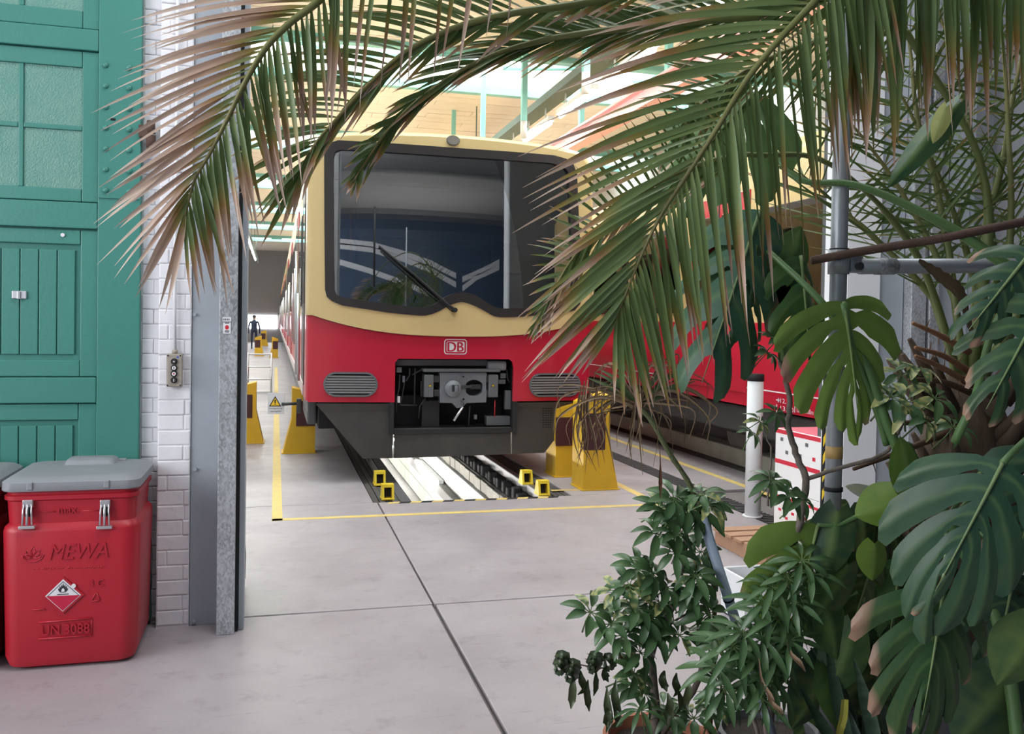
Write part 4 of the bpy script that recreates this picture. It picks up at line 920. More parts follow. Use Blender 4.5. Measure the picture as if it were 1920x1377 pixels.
# warning sign on an arm at the train corner
YS = 8.9+.3
a, b = onY(502, 737, YS), onY(533, 777, YS)
t = thing('warning_sign', 'white warning sign with yellow triangle hung on an arm at the train corner', 'sign', ((a.x+b.x)/2, YS, b.z))
pn = box('sign_plate', (a.x, YS, b.z), (b.x, YS+.006, a.z), M_white, t, .002); q = onY(516, 752, YS); tri(q.x, q.z-.005, .06, YS-.0005, pn)
for s, py in (('Hochspannung', 766), ('Lebensgefahr', 771.5)):
    v, f = text_geo(s, .026); q = onY(517, py, YS); MB().add([V((q.x+g_[0]*.85, YS-.002, q.z+g_[1])) for g_ in v], f).build('sign_text', M_ink, pn)
q0, q1 = onY(528, 758, YS), onY(563, 757, YS+.02); tube('arm', [(q0.x, YS-.01, q0.z), (q1.x, YS+.03, q1.z)], .016, M_mach, t, 8); q2 = onY(562, 768, YS+.03); box('clamp', (q1.x-.035, YS, q2.z-.04), (q1.x+.012, YS+.06, q1.z+.05), M_mach, t, .008)
# walking person in the distance
p = onZ(476, 655); px_, py_ = p.x, p.y
t = thing('person', 'person in dark navy work clothes and cap walking away beside the train', 'person', (px_, py_, 0))
J = {'pel': (0, 0, .95), 'che': (0, -.02, 1.32), 'nec': (0, 0, 1.50), 'hea': (0, .01, 1.60), 'top': (0, .01, 1.70), 'hl': (-.10, 0, .92), 'kl': (-.11, -.06, .50), 'al': (-.11, .08, .09), 'tl': (-.11, -.06, .04), 'hr': (.10, 0, .92), 'kr': (.10, .12, .52), 'ar': (.10, .22, .09), 'tr': (.10, .36, .05), 'sl': (-.19, 0, 1.40), 'el': (-.27, .04, 1.13), 'wl': (-.26, -.10, .90), 'gl': (-.26, -.14, .80), 'sr': (.19, 0, 1.40), 'er': (.27, -.02, 1.12), 'wr': (.27, .10, .88), 'gr': (.27, .13, .78)}
R_ = {'pel': .15, 'che': .16, 'nec': .06, 'hea': .085, 'top': .075, 'hl': .10, 'kl': .07, 'al': .05, 'tl': .05, 'hr': .10, 'kr': .07, 'ar': .05, 'tr': .05, 'sl': .075, 'el': .055, 'wl': .04, 'gl': .035, 'sr': .075, 'er': .055, 'wr': .04, 'gr': .035}
ED = [('pel', 'che'), ('che', 'nec'), ('nec', 'hea'), ('hea', 'top'), ('pel', 'hl'), ('hl', 'kl'), ('kl', 'al'), ('al', 'tl'), ('pel', 'hr'), ('hr', 'kr'), ('kr', 'ar'), ('ar', 'tr'), ('che', 'sl'), ('sl', 'el'), ('el', 'wl'), ('wl', 'gl'), ('che', 'sr'), ('sr', 'er'), ('er', 'wr'), ('wr', 'gr')]
def skin(name, J, R_, ED, off, m, parent, flat=1.0, root='pel'):
    ks = list(J); me = bpy.data.meshes.new(name); me.from_pydata([V(J[k])+V(off) for k in ks], [(ks.index(a), ks.index(b)) for a, b in ED], [])
    o = bpy.data.objects.new(name, me); COL.objects.link(o); md = o.modifiers.new('skin', 'SKIN'); o.modifiers.new('sub', 'SUBSURF').levels = 1
    for i, k in enumerate(ks): sv = me.skin_vertices[0].data[i]; sv.radius = (R_[k], R_[k]*flat); sv.use_root = (k == root)
    dg = bpy.context.evaluated_depsgraph_get(); dg.update(); me2 = bpy.data.meshes.new_from_object(o.evaluated_get(dg)); bpy.data.objects.remove(o)
    me2.materials.clear(); me2.materials.append(m); me2.polygons.foreach_set('use_smooth', [True]*len(me2.polygons)); return link(name, me2, parent)
def person_mat():
    m = bpy.data.materials.new('navy_clothes'); m.use_nodes = True; N_ = m.node_tree.nodes; L_ = m.node_tree.links; tc = N_.new('ShaderNodeTexCoord'); sp = N_.new('ShaderNodeSeparateXYZ'); L_.new(tc.outputs['Object'], sp.inputs[0])
    r_ = N_.new('ShaderNodeValToRGB'); r_.color_ramp.interpolation = 'CONSTANT'; mp = N_.new('ShaderNodeMath'); mp.operation = 'DIVIDE'; mp.inputs[1].default_value = 1.8; L_.new(sp.outputs[2], mp.inputs[0]); L_.new(mp.outputs[0], r_.inputs[0])
    e = r_.color_ramp.elements; e[0].position = 0; e[0].color = (.012, .012, .014, 1); e[1].position = .055; e[1].color = (.018, .022, .045, 1)
    for pos, c in ((.54, (.022, .03, .065)), (.835, (.45, .27, .2))): k = e.new(pos); k.color = (*c, 1)
    L_.new(r_.outputs[0], N_['Principled BSDF'].inputs[0]); N_['Principled BSDF'].inputs['Roughness'].default_value = .8; return m
skin('body', J, R_, ED, (px_, py_, 0), person_mat(), t, .75)
cap = MB(); vs = []; n = 14
for z, r_ in ((1.62, .098), (1.68, .098), (1.735, .06)): vs += [V((px_+r_*math.cos(2*math.pi*i/n), py_+.01+r_*1.1*math.sin(2*math.pi*i/n), z)) for i in range(n)]
cap.add(vs, [(k*n+i, k*n+(i+1) % n, (k+1)*n+(i+1) % n, (k+1)*n+i) for k in range(2) for i in range(n)]+[tuple(range(2*n, 3*n))]); cap.box((px_-.07, py_+.08, 1.625), (px_+.07, py_+.2, 1.645)); cap.build('cap', M_ink, t)
# white post with a black cap
p = onZ(1411, 969); zt_ = onY(1427, 708, p.y).z
t = thing('white_post', 'white round plastic post with a black cap standing on the hall floor', 'post', tuple(p))
tube('post_tube', [(p.x, p.y, .012), (p.x, p.y, zt_)], .068, M_white, t, 20); tube('cap', [(p.x, p.y, zt_-.03), (p.x, p.y, zt_+.03)], .072, M_black, t, 20); tube('base_ring', [(p.x, p.y, 0), (p.x, p.y, .014)], .085, M_white, t, 20)
# cartons on a pallet
M_card = mat('carton_white', (.80, .78, .78), .7); M_cred = mat('carton_red', (.62, .02, .05), .6); M_wood = mat('pallet_wood', (.42, .24, .15), .8, var=.4, scale=6, stretch=(1, 8, 1))
CX = 3.62; p0, p1 = onX(1454, 830, CX), onX(1542, 830, CX); ya, yb = p1.y, p0.y; zt_ = onX(1500, 812, CX).z
t = thing('pallet', 'wooden pallet under the white cartons beyond the right gate jamb', 'pallet', (CX, ya, 0))
for k in range(5): box('slat', (CX-.42, ya+.02+k*.15, .10), (CX+.62, ya+.13+k*.15, .122), M_wood, t, .003)
for k in range(3): box('bearer', (CX-.40+k*.45, ya+.02, .0), (CX-.30+k*.45, ya+.74, .10), M_wood, t, .003)
def carton(z0, z1, lab, low):
    t = thing('carton', lab, 'carton', (CX, ya, z0), 'white cartons stacked on the pallet')
    box('body', (CX, ya, z0), (CX+.45, yb, z1), M_card, t, .004); h_ = z1-z0
    MB().box((CX-.0015, ya+.002, z0+h_*(.42 if not low else .80)), (CX+.001, yb-.002, z0+h_*(.49 if not low else .86))).build('red_band', M_cred, t)
    if not low: MB().box((CX+.01, ya+.01, z1-.0005), (CX+.44, yb-.01, z1+.001)).build('red_top', mat('carton_pink', (.75, .16, .22), .6), t); MB().box((CX-.0015, ya+.002, z1-.035), (CX+.001, yb-.002, z1-.005)).build('red_band', M_cred, t)
    rr = random.Random(3+low); L_ = yb-ya
    for k in range(6):
        yy = ya+L_*(.12+.14*k+rr.random()*.04); zz = z0+h_*(.60+.2*(k % 2)) if not low else z0+h_*(.35+.15*(k % 2))
        MB().box((CX-.0015, yy, zz), (CX+.001, yy+L_*.06, zz+h_*.06)).build('printed_mark', M_cred if (low or k % 3 == 0) else M_boxg, t)
zm = .122+(zt_-.122)*.42
carton(zm, zt_, 'upper white carton with red band and pink red top on the pallet', False); carton(.122, zm-.002, 'lower white carton with red printing directly on the pallet', True)
cr_ = onY(1397, 1088, 4.3); c1 = onY(1480, 1088, 4.3)
t = thing('plastic_crate', 'pale plastic crate on the floor behind the large light green leaf', 'crate', ((cr_.x+c1.x)/2, 4.3, 0))
for a, b in (((cr_.x, 4.3, 0), (c1.x, 4.315, cr_.z)), ((cr_.x, 4.55, 0), (c1.x, 4.565, cr_.z)), ((cr_.x, 4.315, 0), (cr_.x+.015, 4.55, cr_.z)), ((c1.x-.015, 4.315, 0), (c1.x, 4.55, cr_.z)), ((cr_.x, 4.3, 0), (c1.x, 4.565, .015))): box('side', a, b, M_white, t, .004)
box('rim', (cr_.x-.008, 4.292, cr_.z-.025), (c1.x+.008, 4.302, cr_.z), M_white, t, .003)
# ================================================================== SCAFFOLD TUBE BY THE PLANTS
M_tubeg = mat('scaffold_tube', (.36, .38, .41), .42, .5, var=.35, scale=9, bump=.05)
pb = at(1569, 640, 2.6); PXY = (pb.x, pb.y)
t = thing('scaffold_pole', 'upright galvanised scaffold pole in front of the white jamb panel', 'pole', (pb.x, pb.y, 0))
tube('tube', [(pb.x, pb.y, 0), (pb.x, pb.y, 3.6)], .0245, M_tubeg, t, 20)
q = at(1569, 492, 2.6); tube('clamp', [(pb.x, pb.y, q.z-.035), (pb.x, pb.y, q.z+.035)], .031, M_tubeg, t, 20)
e = at(2040, 497, 3.0)
bt = at(1612, 500, 2.6); box('clamp_eye', (pb.x+.025, pb.y-.02, q.z-.03), (bt.x+.01, pb.y+.02, q.z+.028), M_tubeg, t, .01); MB().prism(ell(bt.x-.01, bt.z, .012, .012, 12), lambda a, b, d: V((a, d, b)), pb.y-.03, pb.y-.018).build('clamp_bolt', M_mach, t)
for z0 in (onY(1569, 470, pb.y).z, onY(1565, 917, pb.y).z): tube('black_strap', [(pb.x, pb.y, z0-.006), (pb.x, pb.y, z0+.006)], .0275, M_black, t, 16)
z0 = onY(1565, 848, pb.y).z; tube('brown_tape', [(pb.x, pb.y, z0-.018), (pb.x, pb.y, z0+.018)], .0252, mat('brown_tape', (.42, .27, .10), .6), t, 16)
t = thing('scaffold_ledger', 'horizontal galvanised tube clamped to the scaffold pole', 'tube', tuple(bt)); tube('tube', [bt, e], .0235, M_tubeg, t, 18); tube('collar', [bt+(e-bt)*.06, bt+(e-bt)*.13], .0255, M_galv, t, 18); tube('bracing', [e, (e.x, e.y+.0, 0)], .0235, M_tubeg, t, 12)
rr_ = thing('rusty_rod', 'rusty brown rod tied across the scaffold pole', 'rod', tuple(at(1521, 489, 2.55))); tube('rod', [at(1521, 489, 2.555), at(1600, 474, 2.555), at(1750, 450, 2.5), at(1990, 402, 2.45)], .0125, M_rust, rr_, 10); 
q1_ = at(1990, 402, 2.45); tube('prop', [q1_, (q1_.x, q1_.y, 0)], .012, M_rust, rr_, 8)
M_bluep = mat('blue_grey_pipe', (.30, .37, .47), .45)
t = thing('plastic_pipe', 'blue grey plastic pipe leaning among the umbrella plants', 'pipe', tuple(at(1318, 972, 2.62))); a, b = at(1317, 972, 2.62), at(1455, 1400, 2.86); d_ = (b-a).normalized(); b = a+d_*((a.z-.0)/-d_.z)
tube('tube', [a, b], .0155, M_bluep, t, 16); tube('cable_tie', [a+d_*.29, a+d_*.296], .0175, M_black, t, 14)
# ================================================================== PLANTS
M_palm = mat('palm_leaf', (.1, .2, .05), .45, attr=True, var=.22, scale=9, trans=.18)
M_mon = mat('monstera_leaf', (.1, .2, .05), .42, attr=True, var=.35, scale=7, trans=.10, coat=.04, spec=.35, bump=.06, bscale=40)
M_sch = mat('umbrella_leaf', (.1, .2, .05), .36, attr=True, var=.25, scale=14, trans=.10)
M_dead = mat('dead_leaf', (.1, .2, .05), .75, attr=True, var=.45, scale=18, trans=.08)
M_bark = mat('bark_grey_brown', (.17, .14, .115), .85, var=.6, scale=22, bump=.6, bscale=50)
M_stalk = mat('green_stalk', (.085, .17, .055), .42, var=.3, scale=10)
M_terra = mat('terracotta', (.36, .13, .07), .8, var=.3, scale=6, bump=.2)
M_soil = mat('soil', (.035, .025, .02), .95, var=.5, scale=30, bump=.8)
M_fibre = mat('palm_fibre', (.085, .055, .035), .9, var=.6, scale=14, bump=.9, bscale=30, stretch=(1, 1, .3))
def lerp(a, b, t): return tuple(x+(y-x)*t for x, y in zip(a, b))
def ramp_(stops, t):
    if t <= stops[0][0]: return stops[0][1]
    for (a, ca), (b, cb) in zip(stops, stops[1:]):
        if t <= b: return lerp(ca, cb, (t-a)/(b-a+1e-9))
    return stops[-1][1]
def kf(K, t):
    if t <= K[0][0]: return K[0][1:]
    for a, b in zip(K, K[1:]):
        if t <= b[0]: return lerp(a[1:], b[1:], (t-a[0])/(b[0]-a[0]+1e-9))
    return K[-1][1:]
GREEN = (.050, .115, .028); GREEN2 = (.175, .275, .105); OLIVE = (.27, .22, .05); RUSTY = (.33, .16, .055); PINK = (.52, .325, .25); PALE = (.70, .56, .49)
def leafcol(s, bs, dark):
    g = lerp(GREEN, GREEN2, dark)
    return ramp_([(0, lerp(g, OLIVE, .35)), (.06, g), (max(.08, bs-.12), g), (bs, OLIVE), (bs+.06, RUSTY), (bs+.14, PINK), (1.05, PALE)], s)
def leaflet(mb, B, T, up, wd, bs, dark, rr, nh, n=9):
    B, T = V(B), V(T); L = (T-B).length; C = (B+T)/2+up
    pts = [B*(1-t)**2+C*2*t*(1-t)+T*t*t for t in [i/n for i in range(n+1)]]
    vs, cs, fs = [], [], []
    for i, p in enumerate(pts):
        t = i/n; tg = (pts[min(i+1, n)]-pts[max(i-1, 0)]).normalized(); sd = tg.cross(nh).normalized(); nn = sd.cross(tg)
        w_ = wd*(.25+.75*min(1, t/.16))*(1 if t < .5 else max(.03, 1-((t-.5)/.5)**1.5)); tw = (t-.3)*.8*rr
        sd2 = sd*math.cos(tw)+nn*math.sin(tw); n2 = nn*math.cos(tw)-sd*math.sin(tw); c = leafcol(t, bs, dark)
        vs += [p-sd2*w_/2+n2*w_*.18, p, p+sd2*w_/2+n2*w_*.18]; cs += [c, lerp(c, OLIVE, .25), lerp(c, (.02, .03, .01), .12)]
        if i: o = 3*i; fs += [(o-3, o-2, o+1, o), (o-2, o-1, o+2, o+1)]
    mb.add(vs, fs, cs)
CROWN = at(1815, 760, 2.95)
pg = V((CROWN.x, CROWN.y, 0))
palm = thing('date_palm', 'large potted date palm with long arching green fronds and dry pinkish leaf tips', 'palm', tuple(pg))
def pot(cx, cy, r, h, m, parent, nm='pot'):
    mb = MB(); n = 28; vs = []
    for rr_, z in ((r*.72, 0), (r*.94, h*.84), (r*1.04, h*.85), (r*1.06, h), (r*.95, h), (r*.92, h*.9)): vs += [V((cx+rr_*math.cos(2*math.pi*i/n), cy+rr_*math.sin(2*math.pi*i/n), z)) for i in range(n)]
    mb.add(vs, [(k*n+i, k*n+(i+1) % n, (k+1)*n+(i+1) % n, (k+1)*n+i) for k in range(5) for i in range(n)]+[tuple(range(n-1, -1, -1))]); o = mb.build(nm, m, parent, smooth=True); o.data.set_sharp_from_angle(angle=math.radians(35))
    MB().prism(ell(cx, cy, r*.935, r*.935, 24), lambda a, b, d: V((a, b, d)), h*.86, h*.9).build('soil', M_soil, parent)
M_potgrey = mat('planter_grey', (.11, .11, .12), .6, var=.3)
pot(pg.x, pg.y, .24, .42, M_potgrey, palm)
tr = MB(); rr0 = random.Random(2)
tr.tube([(pg.x, pg.y, .36), (pg.x, pg.y, .8), (CROWN.x, CROWN.y, CROWN.z-.15), (CROWN.x, CROWN.y, CROWN.z+.1)], [.10, .13, .16, .07], 14); tr.build('trunk', M_fibre, palm, smooth=True)
for i in range(34):
    a = rr0.uniform(0, 6.28); z = rr0.uniform(.75, CROWN.z+.05); d_ = V((math.cos(a), math.sin(a), 0)); b = V((CROWN.x, CROWN.y, z))+d_*.12
    tube('leaf_base', [b, b+d_*.06+V((0, 0, .07)), b+d_*.13+V((0, 0, .17))], [.028, .02, .008], M_fibre, palm, 7)
IND = [0]
def frond(rach, ext, Lk, Rk, nl, wd, bs, dark, seed, single, rad=.011, jit=14, sag=.02, nh=(0, -1, .25), dd=.05, lab=None):
    rr = random.Random(seed)
    core = catmull([at(*p) for p in rach], 8); n = len(core)
    full = [at(*p) for p in ext]; full = catmull(full + [at(*rach[0])], 6)[:-1] if ext else []
    P = full+core; m = len(P)
    fr = MB(); k0 = len(full)
    fr.tube(P, [rad*(1.5 if i < k0*.5 else 1.0)*(1-.8*max(0, i-k0)/max(1, n)) for i in range(m)], 7, True, [lerp((.16, .20, .06), (.30, .26, .10), max(0, i-k0)/n) for i in range(m)])
    f = fr.build('frond', M_palm, palm, smooth=True)
    rest = MB()
    # rachis in the photo for offsets
    for side, K in ((0, Lk), (1, Rk)):
        if not K: continue
        for i in range(nl):
            t = (i+.5)/nl+rr.uniform(-.2, .2)/nl; t = max(0, min(1, t)); x = t*(n-1); a = min(n-2, int(x)); B = core[a].lerp(core[a+1], x-a)
            u = t*(len(rach)-1); ia = min(len(rach)-2, int(u)); d0 = rach[ia][2]+(rach[ia+1][2]-rach[ia][2])*(u-ia)
            q = B-EYE; D = q.dot(FWD); bx = PPX+FPX*q.dot(RT)/D; by = PPY-FPX*q.dot(UP)/D
            ox, oy = kf(K, t); k = rr.uniform(.84, 1.08); T = at(bx+ox*k+rr.gauss(0, jit), by+oy*k+rr.gauss(0, jit), d0+rr.uniform(-dd, dd)+.02)
            L = (T-B).length; hor = abs(T.z-B.z)/max(L, 1e-6)
            up = V((0, 0, sag*L*(1-hor)*8*.5))+V((rr.uniform(-1, 1), rr.uniform(-1, 1), 0))*L*.03
            h = (V(nh)+V((rr.uniform(-.5, .5), rr.uniform(-.3, .3), rr.uniform(-.5, .5)))).normalized()
            b_ = bs[side]+rr.uniform(-.18, .15); mb = MB() if single else rest
            leaflet(mb, B, T, up, wd*rr.uniform(.8, 1.15), max(.1, b_), min(1, max(0, dark+rr.uniform(-.25, .25))), rr.uniform(-1, 1), h)
            if single: mb.build('leaflet', M_palm, f, smooth=True); IND[0] += 1
    if rest.v: o = rest.build('leaflets', M_palm, f, smooth=True); o['kind'] = 'stuff'
    if lab: f['label'] = lab
    return f
OUT = [(1815, 760, 2.95), (1990, 420, 2.9), (2060, 60, 2.8)]
# F1: left arch with long dry pinkish leaflets
F1E = OUT+[(1960, -250, 2.6), (1700, -420, 2.4), (1300, -400, 2.15)]
frond([(1000, -260, 1.95), (800, -160, 1.9), (660, -70, 1.87), (599, 0, 1.85), (545, 42, 1.85), (500, 88, 1.85), (462, 150, 1.85), (428, 220, 1.86), (395, 285, 1.87), (365, 338, 1.88), (347, 405, 1.9)], F1E,
      [(0, -420, 60), (.2, -400, 60), (.32, -340, 60), (.5, -310, 110), (.62, -262, 160), (.72, -235, 150), (.82, -200, 150), (.92, -140, 185), (1, -25, 200)],
      [(0, -40, 330), (.15, -30, 330), (.3, 15, 250), (.42, 30, 250), (.55, 42, 265), (.7, 40, 240), (.82, 45, 250), (.93, 55, 225), (1, 15, 200)],
      54, .0118, (.10, .55), .40, 11, True, jit=11, sag=.022, lab='long frond arching left, its leaflets dried pinkish brown')
# F1b: greener frond behind it
frond([(1250, -30, 2.2), (1100, 5, 2.15), (960, 25, 2.1), (860, 50, 2.1), (765, 95, 2.1), (690, 160, 2.1), (630, 225, 2.1), (588, 275, 2.1), (560, 330, 2.12)], OUT+[(1900, -200, 2.6), (1600, -160, 2.4)],
      [(0, -150, -70), (.3, -200, -60), (.5, -230, -20), (.65, -240, 10), (.8, -200, 60), (1, -60, 120)],
      [(0, -110, 60), (.3, -120, 90), (.5, -110, 130), (.7, -60, 120), (1, -25, 110)],
      48, .013, (.8, .65), .1, 12, False, jit=10, sag=.03)
# F2: dark folded frond over the windscreen
frond([(1420, 30, 2.3), (1250, 45, 2.25), (1100, 62, 2.2), (1000, 80, 2.2), (905, 112, 2.2), (815, 165, 2.2), (748, 222, 2.2), (700, 282, 2.2), (666, 335, 2.2)], OUT+[(1900, -120, 2.6), (1650, -60, 2.4)],
      [(0, -150, -55), (.3, -150, -20), (.5, -120, 30), (.7, -75, 50), (.85, -60, 40), (1, -12, 35)],
      [(0, -140, 50), (.3, -150, 70), (.5, -130, 100), (.7, -75, 100), (.85, -45, 75), (1, -8, 40)],
      62, .012, (.85, .72), .0, 13, False, jit=8, sag=.03, lab='dark green frond drooping over the windscreen')
# F3: big frond right of the train
frond([(1640, -150, 2.0), (1580, -65, 2.0), (1530, 0, 2.0), (1465, 70, 2.0), (1400, 150, 2.0), (1345, 240, 2.0), (1290, 325, 2.02), (1240, 402, 2.04), (1200, 485, 2.06), (1172, 555, 2.08), (1155, 600, 2.1)], OUT+[(1980, -230, 2.5), (1800, -280, 2.2)],
      [(0, -330, 20), (.2, -390, 45), (.35, -390, 115), (.5, -370, 160), (.65, -285, 195), (.8, -215, 205), (.9, -160, 170), (1, -75, 130)],
      [(0, 45, 300), (.2, 30, 370), (.35, 40, 400), (.5, 45, 390), (.65, 45, 340), (.8, 55, 270), (.9, 45, 220), (1, 5, 165)],
      60, .0150, (.62, .74), .75, 14, True, rad=.010, jit=11, sag=.03, lab='large green frond hanging right of the train, leaflet tips dried')
# F4: frond above the picture, only hanging leaflets show
frond([(2040, -190, 2.05), (1900, -175, 2.05), (1780, -150, 2.05), (1660, -140, 2.05), (1560, -90, 2.06)], OUT[:1]+[(2050, 300, 2.7), (2130, -60, 2.4)],
      [(0, -20, 380), (.35, 5, 350), (.7, 15, 410), (1, 5, 430)], [(0, 15, 320), (.35, 0, 390), (.7, -5, 370), (1, 25, 400)],
      27, .026, (.78, .84), .8, 15, True, jit=14, sag=.01, lab='frond above the picture with broad hanging leaflets')
# F5: frond behind F3 beside the windscreen
frond([(1400, 290, 2.5), (1320, 305, 2.48), (1230, 345, 2.45), (1150, 402, 2.42), (1085, 470, 2.4), (1040, 540, 2.4), (1008, 605, 2.4)], [(1815, 760, 2.95), (1720, 480, 2.85), (1560, 310, 2.65)],
      [(0, -70, -120), (.3, -80, -125), (.5, -80, -70), (.7, -70, -10), (.85, -45, 40), (1, -20, 40)],
      [(0, -110, 90), (.3, -105, 130), (.5, -75, 130), (.7, -50, 115), (.85, -30, 80), (1, -5, 45)],
      44, .0095, (.8, .62), .1, 16, False, jit=9, rad=.008, lab='small dark frond beside the windscreen')
# F6: dense dark frond along the top
frond([(1760, -70, 2.6), (1600, -20, 2.5), (1450, 15, 2.45), (1300, 35, 2.4), (1180, 50, 2.4), (1090, 75, 2.4)], OUT[:2]+[(1980, 0, 2.8)],
      [(0, -170, -90), (.5, -170, -60), (1, -120, 0)], [(0, -160, 130), (.5, -180, 90), (1, -120, 60)],
      40, .013, (.9, .8), .1, 17, False, jit=14, sag=.03)
frond([(1700, 60, 2.75), (1560, 70, 2.7), (1440, 110, 2.65), (1350, 165, 2.6), (1280, 230, 2.6)], [(1815, 760, 2.95), (1850, 350, 2.9)],
      [(0, -150, -120), (.5, -170, -60), (1, -90, 10)], [(0, -110, 150), (.5, -120, 140), (1, -40, 110)], 34, .012, (.9, .85), .15, 18, False, jit=14)
# fronds rising behind on the right
for i, (a, b, c) in enumerate((((1790, 560), (1690, 360), (1560, 190)), ((1830, 540), (1760, 330), (1640, 90)), ((1870, 520), (1820, 250), (1740, -40)), ((1890, 520), (1890, 240), (1860, -60)), ((1750, 560), (1620, 430), (1500, 330)), ((1910, 560), (1960, 300), (1990, 20)), ((1780, 480), (1720, 220), (1680, -40)), ((1850, 420), (1900, 180), (1930, -30)))):
    dp = 2.98+.05*(i % 3)
    frond([(*a, dp), ((a[0]+b[0])/2+6, (a[1]+b[1])/2, dp), (*b, dp), ((c[0]+b[0])/2+6, (c[1]+b[1])/2, dp), (*c, dp-.05)], [(1815, 760, 2.95)],
          [(0, -70, -50), (.2, -150, -60), (.7, -170, -60), (1, -90, -70)], [(0, 60, -70), (.2, 110, -110), (.7, 120, -120), (1, 40, -120)], 21, .0105, (.92, .9), .1+.35*(i % 3), 30+i, False, rad=.013, jit=40, dd=.18, sag=.0)
# dry leaf bases and a brown serrated leaf
for k, pts in enumerate((((1711, 606, 2.75), (1760, 628, 2.78), (1816, 660, 2.85)), ((1716, 652, 2.7), (1770, 668, 2.75), (1822, 700, 2.85)), ((1716, 668, 2.72), (1770, 692, 2.76), (1822, 722, 2.85)), ((1704, 712, 2.72), (1765, 716, 2.76), (1824, 738, 2.85)), ((1655, 800, 2.72), (1730, 790, 2.78), (1815, 790, 2.9)), ((1600, 880, 2.7), (1680, 850, 2.75), (1810, 800, 2.9)))):
    P = catmull([at(*p) for p in pts], 4); rr = random.Random(k); mb = MB(); c = (.30, .15, .08) if k < 3 else (.11, .06, .035)
    mb.tube(P, [.006+.007*i/len(P) for i in range(len(P))], 7, True, c)
    for j in range(2, len(P)-1, 2): d_ = V((rr.uniform(-.3, .3), -.4, rr.choice((1, 1, -1)))).normalized(); mb.tube([P[j], P[j]+d_*.035], [.0025, .0006], 4, True, c)
    mb.build('dry_stalk', M_dead, palm, smooth=True)
def ribbon(mb, pts, ws, col, nh, serr=0, fold=.15):
    P = catmull(pts, 5); n = len(P); vs, fs, cs = [], [], []
    for i, p in enumerate(P):
        t = i/(n-1); tg = (P[min(i+1, n-1)]-P[max(i-1, 0)]).normalized(); sd = tg.cross(V(nh)).normalized(); nn = sd.cross(tg); x = t*(len(ws)-1); a = min(len(ws)-2, int(x)); w_ = ws[a]+(ws[a+1]-ws[a])*(x-a); w_ *= 1+(serr if i % 2 else 0)
        vs += [p-sd*w_/2+nn*w_*fold, p, p+sd*w_/2+nn*w_*fold]; c = col(t) if callable(col) else col; cs += [c, lerp(c, (.3, .35, .12), .15), c]
        if i: o = 3*i; fs += [(o-3, o-2, o+1, o), (o-2, o-1, o+2, o+1)]
    mb.add(vs, fs, cs); return mb
ribbon(MB(), [at(1722, 489, 2.5), at(1755, 515, 2.52), at(1795, 548, 2.55), at(1806, 580, 2.6), at(1825, 640, 2.7)], [.012, .036, .045, .04, .02], (.10, .055, .035), (0, -1, .3), .25).build('dry_serrated_leaf', M_dead, palm)
# ------------------------------------------------------------------ monstera
mg = at(1930, 1377, 2.4); mg = V((mg.x, mg.y, 0))
mons = thing('monstera', 'large monstera with broad split dark green leaves filling the lower right', 'monstera', tuple(mg))
pot(mg.x, mg.y, .22, .36, M_potgrey, mons)
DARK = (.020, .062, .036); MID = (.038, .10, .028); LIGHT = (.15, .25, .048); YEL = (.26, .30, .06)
def mleaf(A, T, nh, wr, nl, col, seed, fold=.15, droop=.06, ldroop=.12, gap=.42, s0=.38, holes=True, brown=.5, back=.30, name='leaf', lab=None, spread=1.0, ph0=12):
    rr = random.Random(seed); A, T = at(*A), at(*T); a = T-A; L = a.length; a.normalize(); nh = V(nh); nh = (nh-a*nh.dot(a)).normalized(); b = a.cross(nh)
    W = lambda t: wr*(.80+.9*t-1.1*t*t) if t < .8 else wr*(.80+.72-.704)*(1-(t-.8)*1.7)
    mb = MB(); NS, NC = 11, 6
    for side in (-1, 1):
        cuts = [0]+[(k+rr.uniform(-.2, .2))/nl for k in range(1, nl)]+[1]
        for k in range(nl):
            t0, t1 = cuts[k], cuts[k+1]; tm = (t0+t1)/2; wk = rr.uniform(.78, 1.08); g0 = gap*rr.uniform(.8, 1.15); br = rr.random() < brown; tipr = rr.uniform(.75, .95)
            vs, cs, fs = [], [], []
            for i in range(NS+1):
                s = i/NS
                e = 0 if s < s0 else g0*min(1, (s-s0)/.25)
                if holes and .12 < s < .30 and k % 2 == seed % 2: e = max(e, .45*math.sin(math.pi*(s-.12)/.18))
                if s > .86: e = 1-(1-e)*math.sqrt(max(.05, 1-((s-.86)/.15)**2))
                for j in range(NC+1):
                    f = j/NC*2-1
                    t = tm+(t1-t0)/2*f*(1-(e if not ((k == 0 and f < 0) or (k == nl-1 and f > 0)) else max(0, e-gap*.8)))
                    ph = math.radians(ph0*min(1, s*2+.3)+(-30*spread+(100*spread)*t)+22*s); w_ = W(t)*L*wk
                    x = side*math.cos(ph)*w_*s; y = (t**1.15)*L*.72+math.sin(ph)*w_*s-(back-.3)*L*0; z = -fold*abs(x)-droop*L*(max(0, y)/L)**2-ldroop*w_*s*s+.012*L*math.cos(f*3.1)*s
                    vs.append(A+b*x+a*y+nh*z+V((0, 0, -.05*L*s*s)))
                    c = lerp(col, lerp(col, (.20, .30, .10), .3), max(0, 1-abs(f)*4)*(1-s*.6)); c = lerp(c, YEL, .12*rr.random()*s)
                    if br and s > tipr: c = lerp(c, (.33, .20, .14), min(1, (s-tipr)/.07))
                    cs.append(c)
                    if i and j: o = i*(NC+1)+j; fs.append((o-NC-2, o-NC-1, o, o-1))
            mb.add(vs, fs, cs)
    mid = [A+a*(y*L)+nh*(-droop*L*y*y+.003) for y in [q/8*.86 for q in range(9)]]
    mb.tube(mid, [.0055*(1-.8*q/8) for q in range(9)], 6, True, lerp(col, (.24, .32, .13), .65))
    o = mb.build(name, M_mon, mons, smooth=True)
    if lab: o['label'] = lab
    return o
